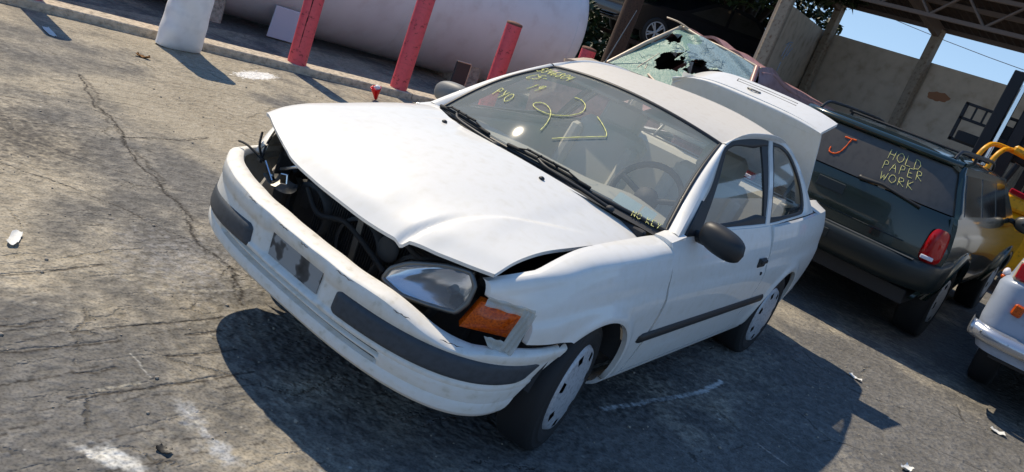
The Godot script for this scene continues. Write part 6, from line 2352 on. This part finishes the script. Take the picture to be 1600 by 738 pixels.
	for i in 3:
		st = S()
		var w: Array = wires[i]
		var path := PackedVector3Array()
		for k in 13:
			var e := k / 12.0
			path.append((w[0] as Vector3).lerp(w[1], e) - Vector3(0, .5 * sin(e * PI), 0))
		tube(st, path, .012, 5)
		tag(put(st, "overhead_wire", M.wire), wl[i], "wire")

# leaf-sized faces through the crown's clumps
func make_tree(called: String, label: String, at: Vector3, h: float, clumps: Array, n: int, size: float) -> void:
	var t := thing(called, label, "tree", at, 0, "dark trees behind the yard")
	var st := S()
	tube(st, smooth_path([Vector3(0, -.1, 0), Vector3(.08, h * .25, .05), Vector3(-.05, h * .5, 0), Vector3(.05, h * .8, .05)], 4), PackedFloat32Array([.26, .25, .24, .23, .22, .2, .19, .17, .15, .13, .11, .09, .06]), 10)
	for c in clumps:
		var e: Vector3 = c[0]
		tube(st, smooth_path([Vector3(0, minf(h * .35, e.y * .6), 0), e * Vector3(.45, .75, .45) + Vector3(0, .1, 0), e], 4), PackedFloat32Array([.11, .1, .09, .08, .07, .06, .05, .04, .03]), 6)
	put(st, "trunk", M.bark, t)
	st = SurfaceTool.new()
	st.begin(Mesh.PRIMITIVE_TRIANGLES)
	st.set_smooth_group(-1)
	for k in n:
		var c: Array = clumps[rng.randi() % clumps.size()]
		var d := Vector3(rng.randfn(), rng.randfn(), rng.randfn()).normalized() * pow(rng.randf(), .4)
		var p: Vector3 = (c[0] as Vector3) + d * (c[1] as Vector3)
		var b := Basis.from_euler(Vector3(rng.randf_range(-1, 1), rng.randf() * TAU, rng.randf_range(-1, 1)))
		var s := size * rng.randf_range(.6, 1.3)
		var g := rng.randf_range(.55, 1.15)
		st.set_color(Color(g * rng.randf_range(.85, 1.15), g, g * .9))
		var q := [p + b * Vector3(0, 0, -s), p + b * Vector3(s * .45, s * .1, 0), p + b * Vector3(0, 0, s), p + b * Vector3(-s * .45, s * .1, 0)]
		for i in [0, 1, 2, 0, 2, 3]:
			st.add_vertex(q[i])
	var cr := put(st, "crown", M.leaf_green, t)
	cr.set_meta("kind", "stuff")

func make_trees() -> void:
	make_tree("broad_tree", "broad dark tree overhanging the left end of the wall", Vector3(-6.3, 0, -17.2), 6.0, [[Vector3(0, 5.2, 0), Vector3(2.4, 1.5, 2.2)], [Vector3(1.9, 4.6, .9), Vector3(1.4, 1.15, 1.5)], [Vector3(-1.6, 4.2, 1.5), Vector3(1.8, 1.4, 1.8)], [Vector3(.3, 4.0, 2.6), Vector3(1.8, 1.3, 1.6)], [Vector3(.6, 6.3, -.4), Vector3(1.8, 1.2, 1.8)]], 15000, .13)
	make_tree("broad_tree", "large dark tree shading the car rack", Vector3(-9.6, 0, -17.8), 7.0, [[Vector3(0, 5.6, 0), Vector3(2.8, 1.7, 2.6)], [Vector3(1.8, 4.4, 2.4), Vector3(2.0, 1.3, 2.0)], [Vector3(-1.8, 4.6, 1.5), Vector3(2.0, 1.5, 2.0)], [Vector3(1.0, 3.2, 0), Vector3(2.2, 1.4, 1.6)], [Vector3(-.2, 2.0, -.4), Vector3(2.6, 1.5, 1.2)]], 20000, .14)
	make_tree("bushy_tree", "low bushy dark tree filling the gap beside the wall end", Vector3(-7.0, 0, -19.6), 4.2, [[Vector3(0, 2.9, 0), Vector3(2.4, 1.5, 1.6)], [Vector3(-1.2, 1.4, .3), Vector3(2.2, 1.4, 1.3)], [Vector3(1.4, 1.3, .3), Vector3(2.0, 1.3, 1.3)]], 14000, .13)

	make_tree("dark_shrub", "low dark shrub at the end of the storage tank", Vector3(-8.6, 0, -12.6), 1.8, [[Vector3(0, 1.0, 0), Vector3(1.0, .9, .9)], [Vector3(-1.0, .9, -.2), Vector3(1.1, .8, .9)], [Vector3(.7, .55, .2), Vector3(.8, .5, .7)]], 9000, .10)

func make_litter() -> void:
	var scrap := func(called: String, label: String, cat: String, m: Material, at: Vector3, size: Vector2, turn: float, curl: float, n := 6) -> void:
		var st := S()
		var f := func(u: float, v: float) -> Vector3:
			var a := u * 2.0 - 1.0
			var b := v * 2.0 - 1.0
			var edge := 1.0 - .18 * absf(sin(a * 5.0 + size.x * 40.0)) * absf(b)
			return Vector3(a * size.x * (1.0 - .25 * b * b), .004 + curl * (a * a * .8 + .4 * b * b + .25 * sin(a * 6.0 + b * 4.0)) , b * size.y * edge)
		panel(st, f, steps(0, 1, n), steps(0, 1, n), Vector3(0, -.002, 0))
		var o := put(st, called, m)
		o.position = at
		o.rotation.y = turn
		tag(o, label, cat)
	scrap.call("dry_leaf", "curled brown leaf on the asphalt before the kerb", "leaf", M.dry_leaf, Vector3(-4.295, 0, -.072), Vector2(.06, .03), .8, .02)
	scrap.call("paper_scrap", "torn white paper scrap on open asphalt left of the car", "paper", M.white_scrap, Vector3(-1.18, 0, 2.29), Vector2(.07, .022), -.6, .012)
	scrap.call("plastic_scrap", "small black and white scrap near the front bumper's shadow", "scrap", M.black_scrap, Vector3(.218, 0, 2.486), Vector2(.025, .016), .4, .007)
	scrap.call("paper_scrap", "crumpled white scrap on sunlit asphalt beside the pale van's shadow", "paper", M.white_scrap, Vector3(2.235, 0, -2.38), Vector2(.05, .035), .2, .014)
	scrap.call("paper_scrap", "white litter scrap at the bottom edge beside the boot lid's shadow", "paper", M.white_scrap, Vector3(1.89, 0, -.785), Vector2(.04, .025), 1.2, .02)
	scrap.call("paper_scrap", "white scrap just outside the coupe's rear shadow", "paper", M.white_scrap, Vector3(1.36, 0, -1.88), Vector2(.05, .022), -.3, .012)
	scrap.call("paper_strip", "long white paper strip lying in a post's shadow", "paper", M.white_scrap, Vector3(-4.66, 0, .50), Vector2(.03, .14), 1.35, .006)
	scrap.call("pebble_scrap", "tiny dark chip on pale asphalt before the coupe", "scrap", M.black_scrap, Vector3(-1.9, 0, .55), Vector2(.016, .012), .4, .012)
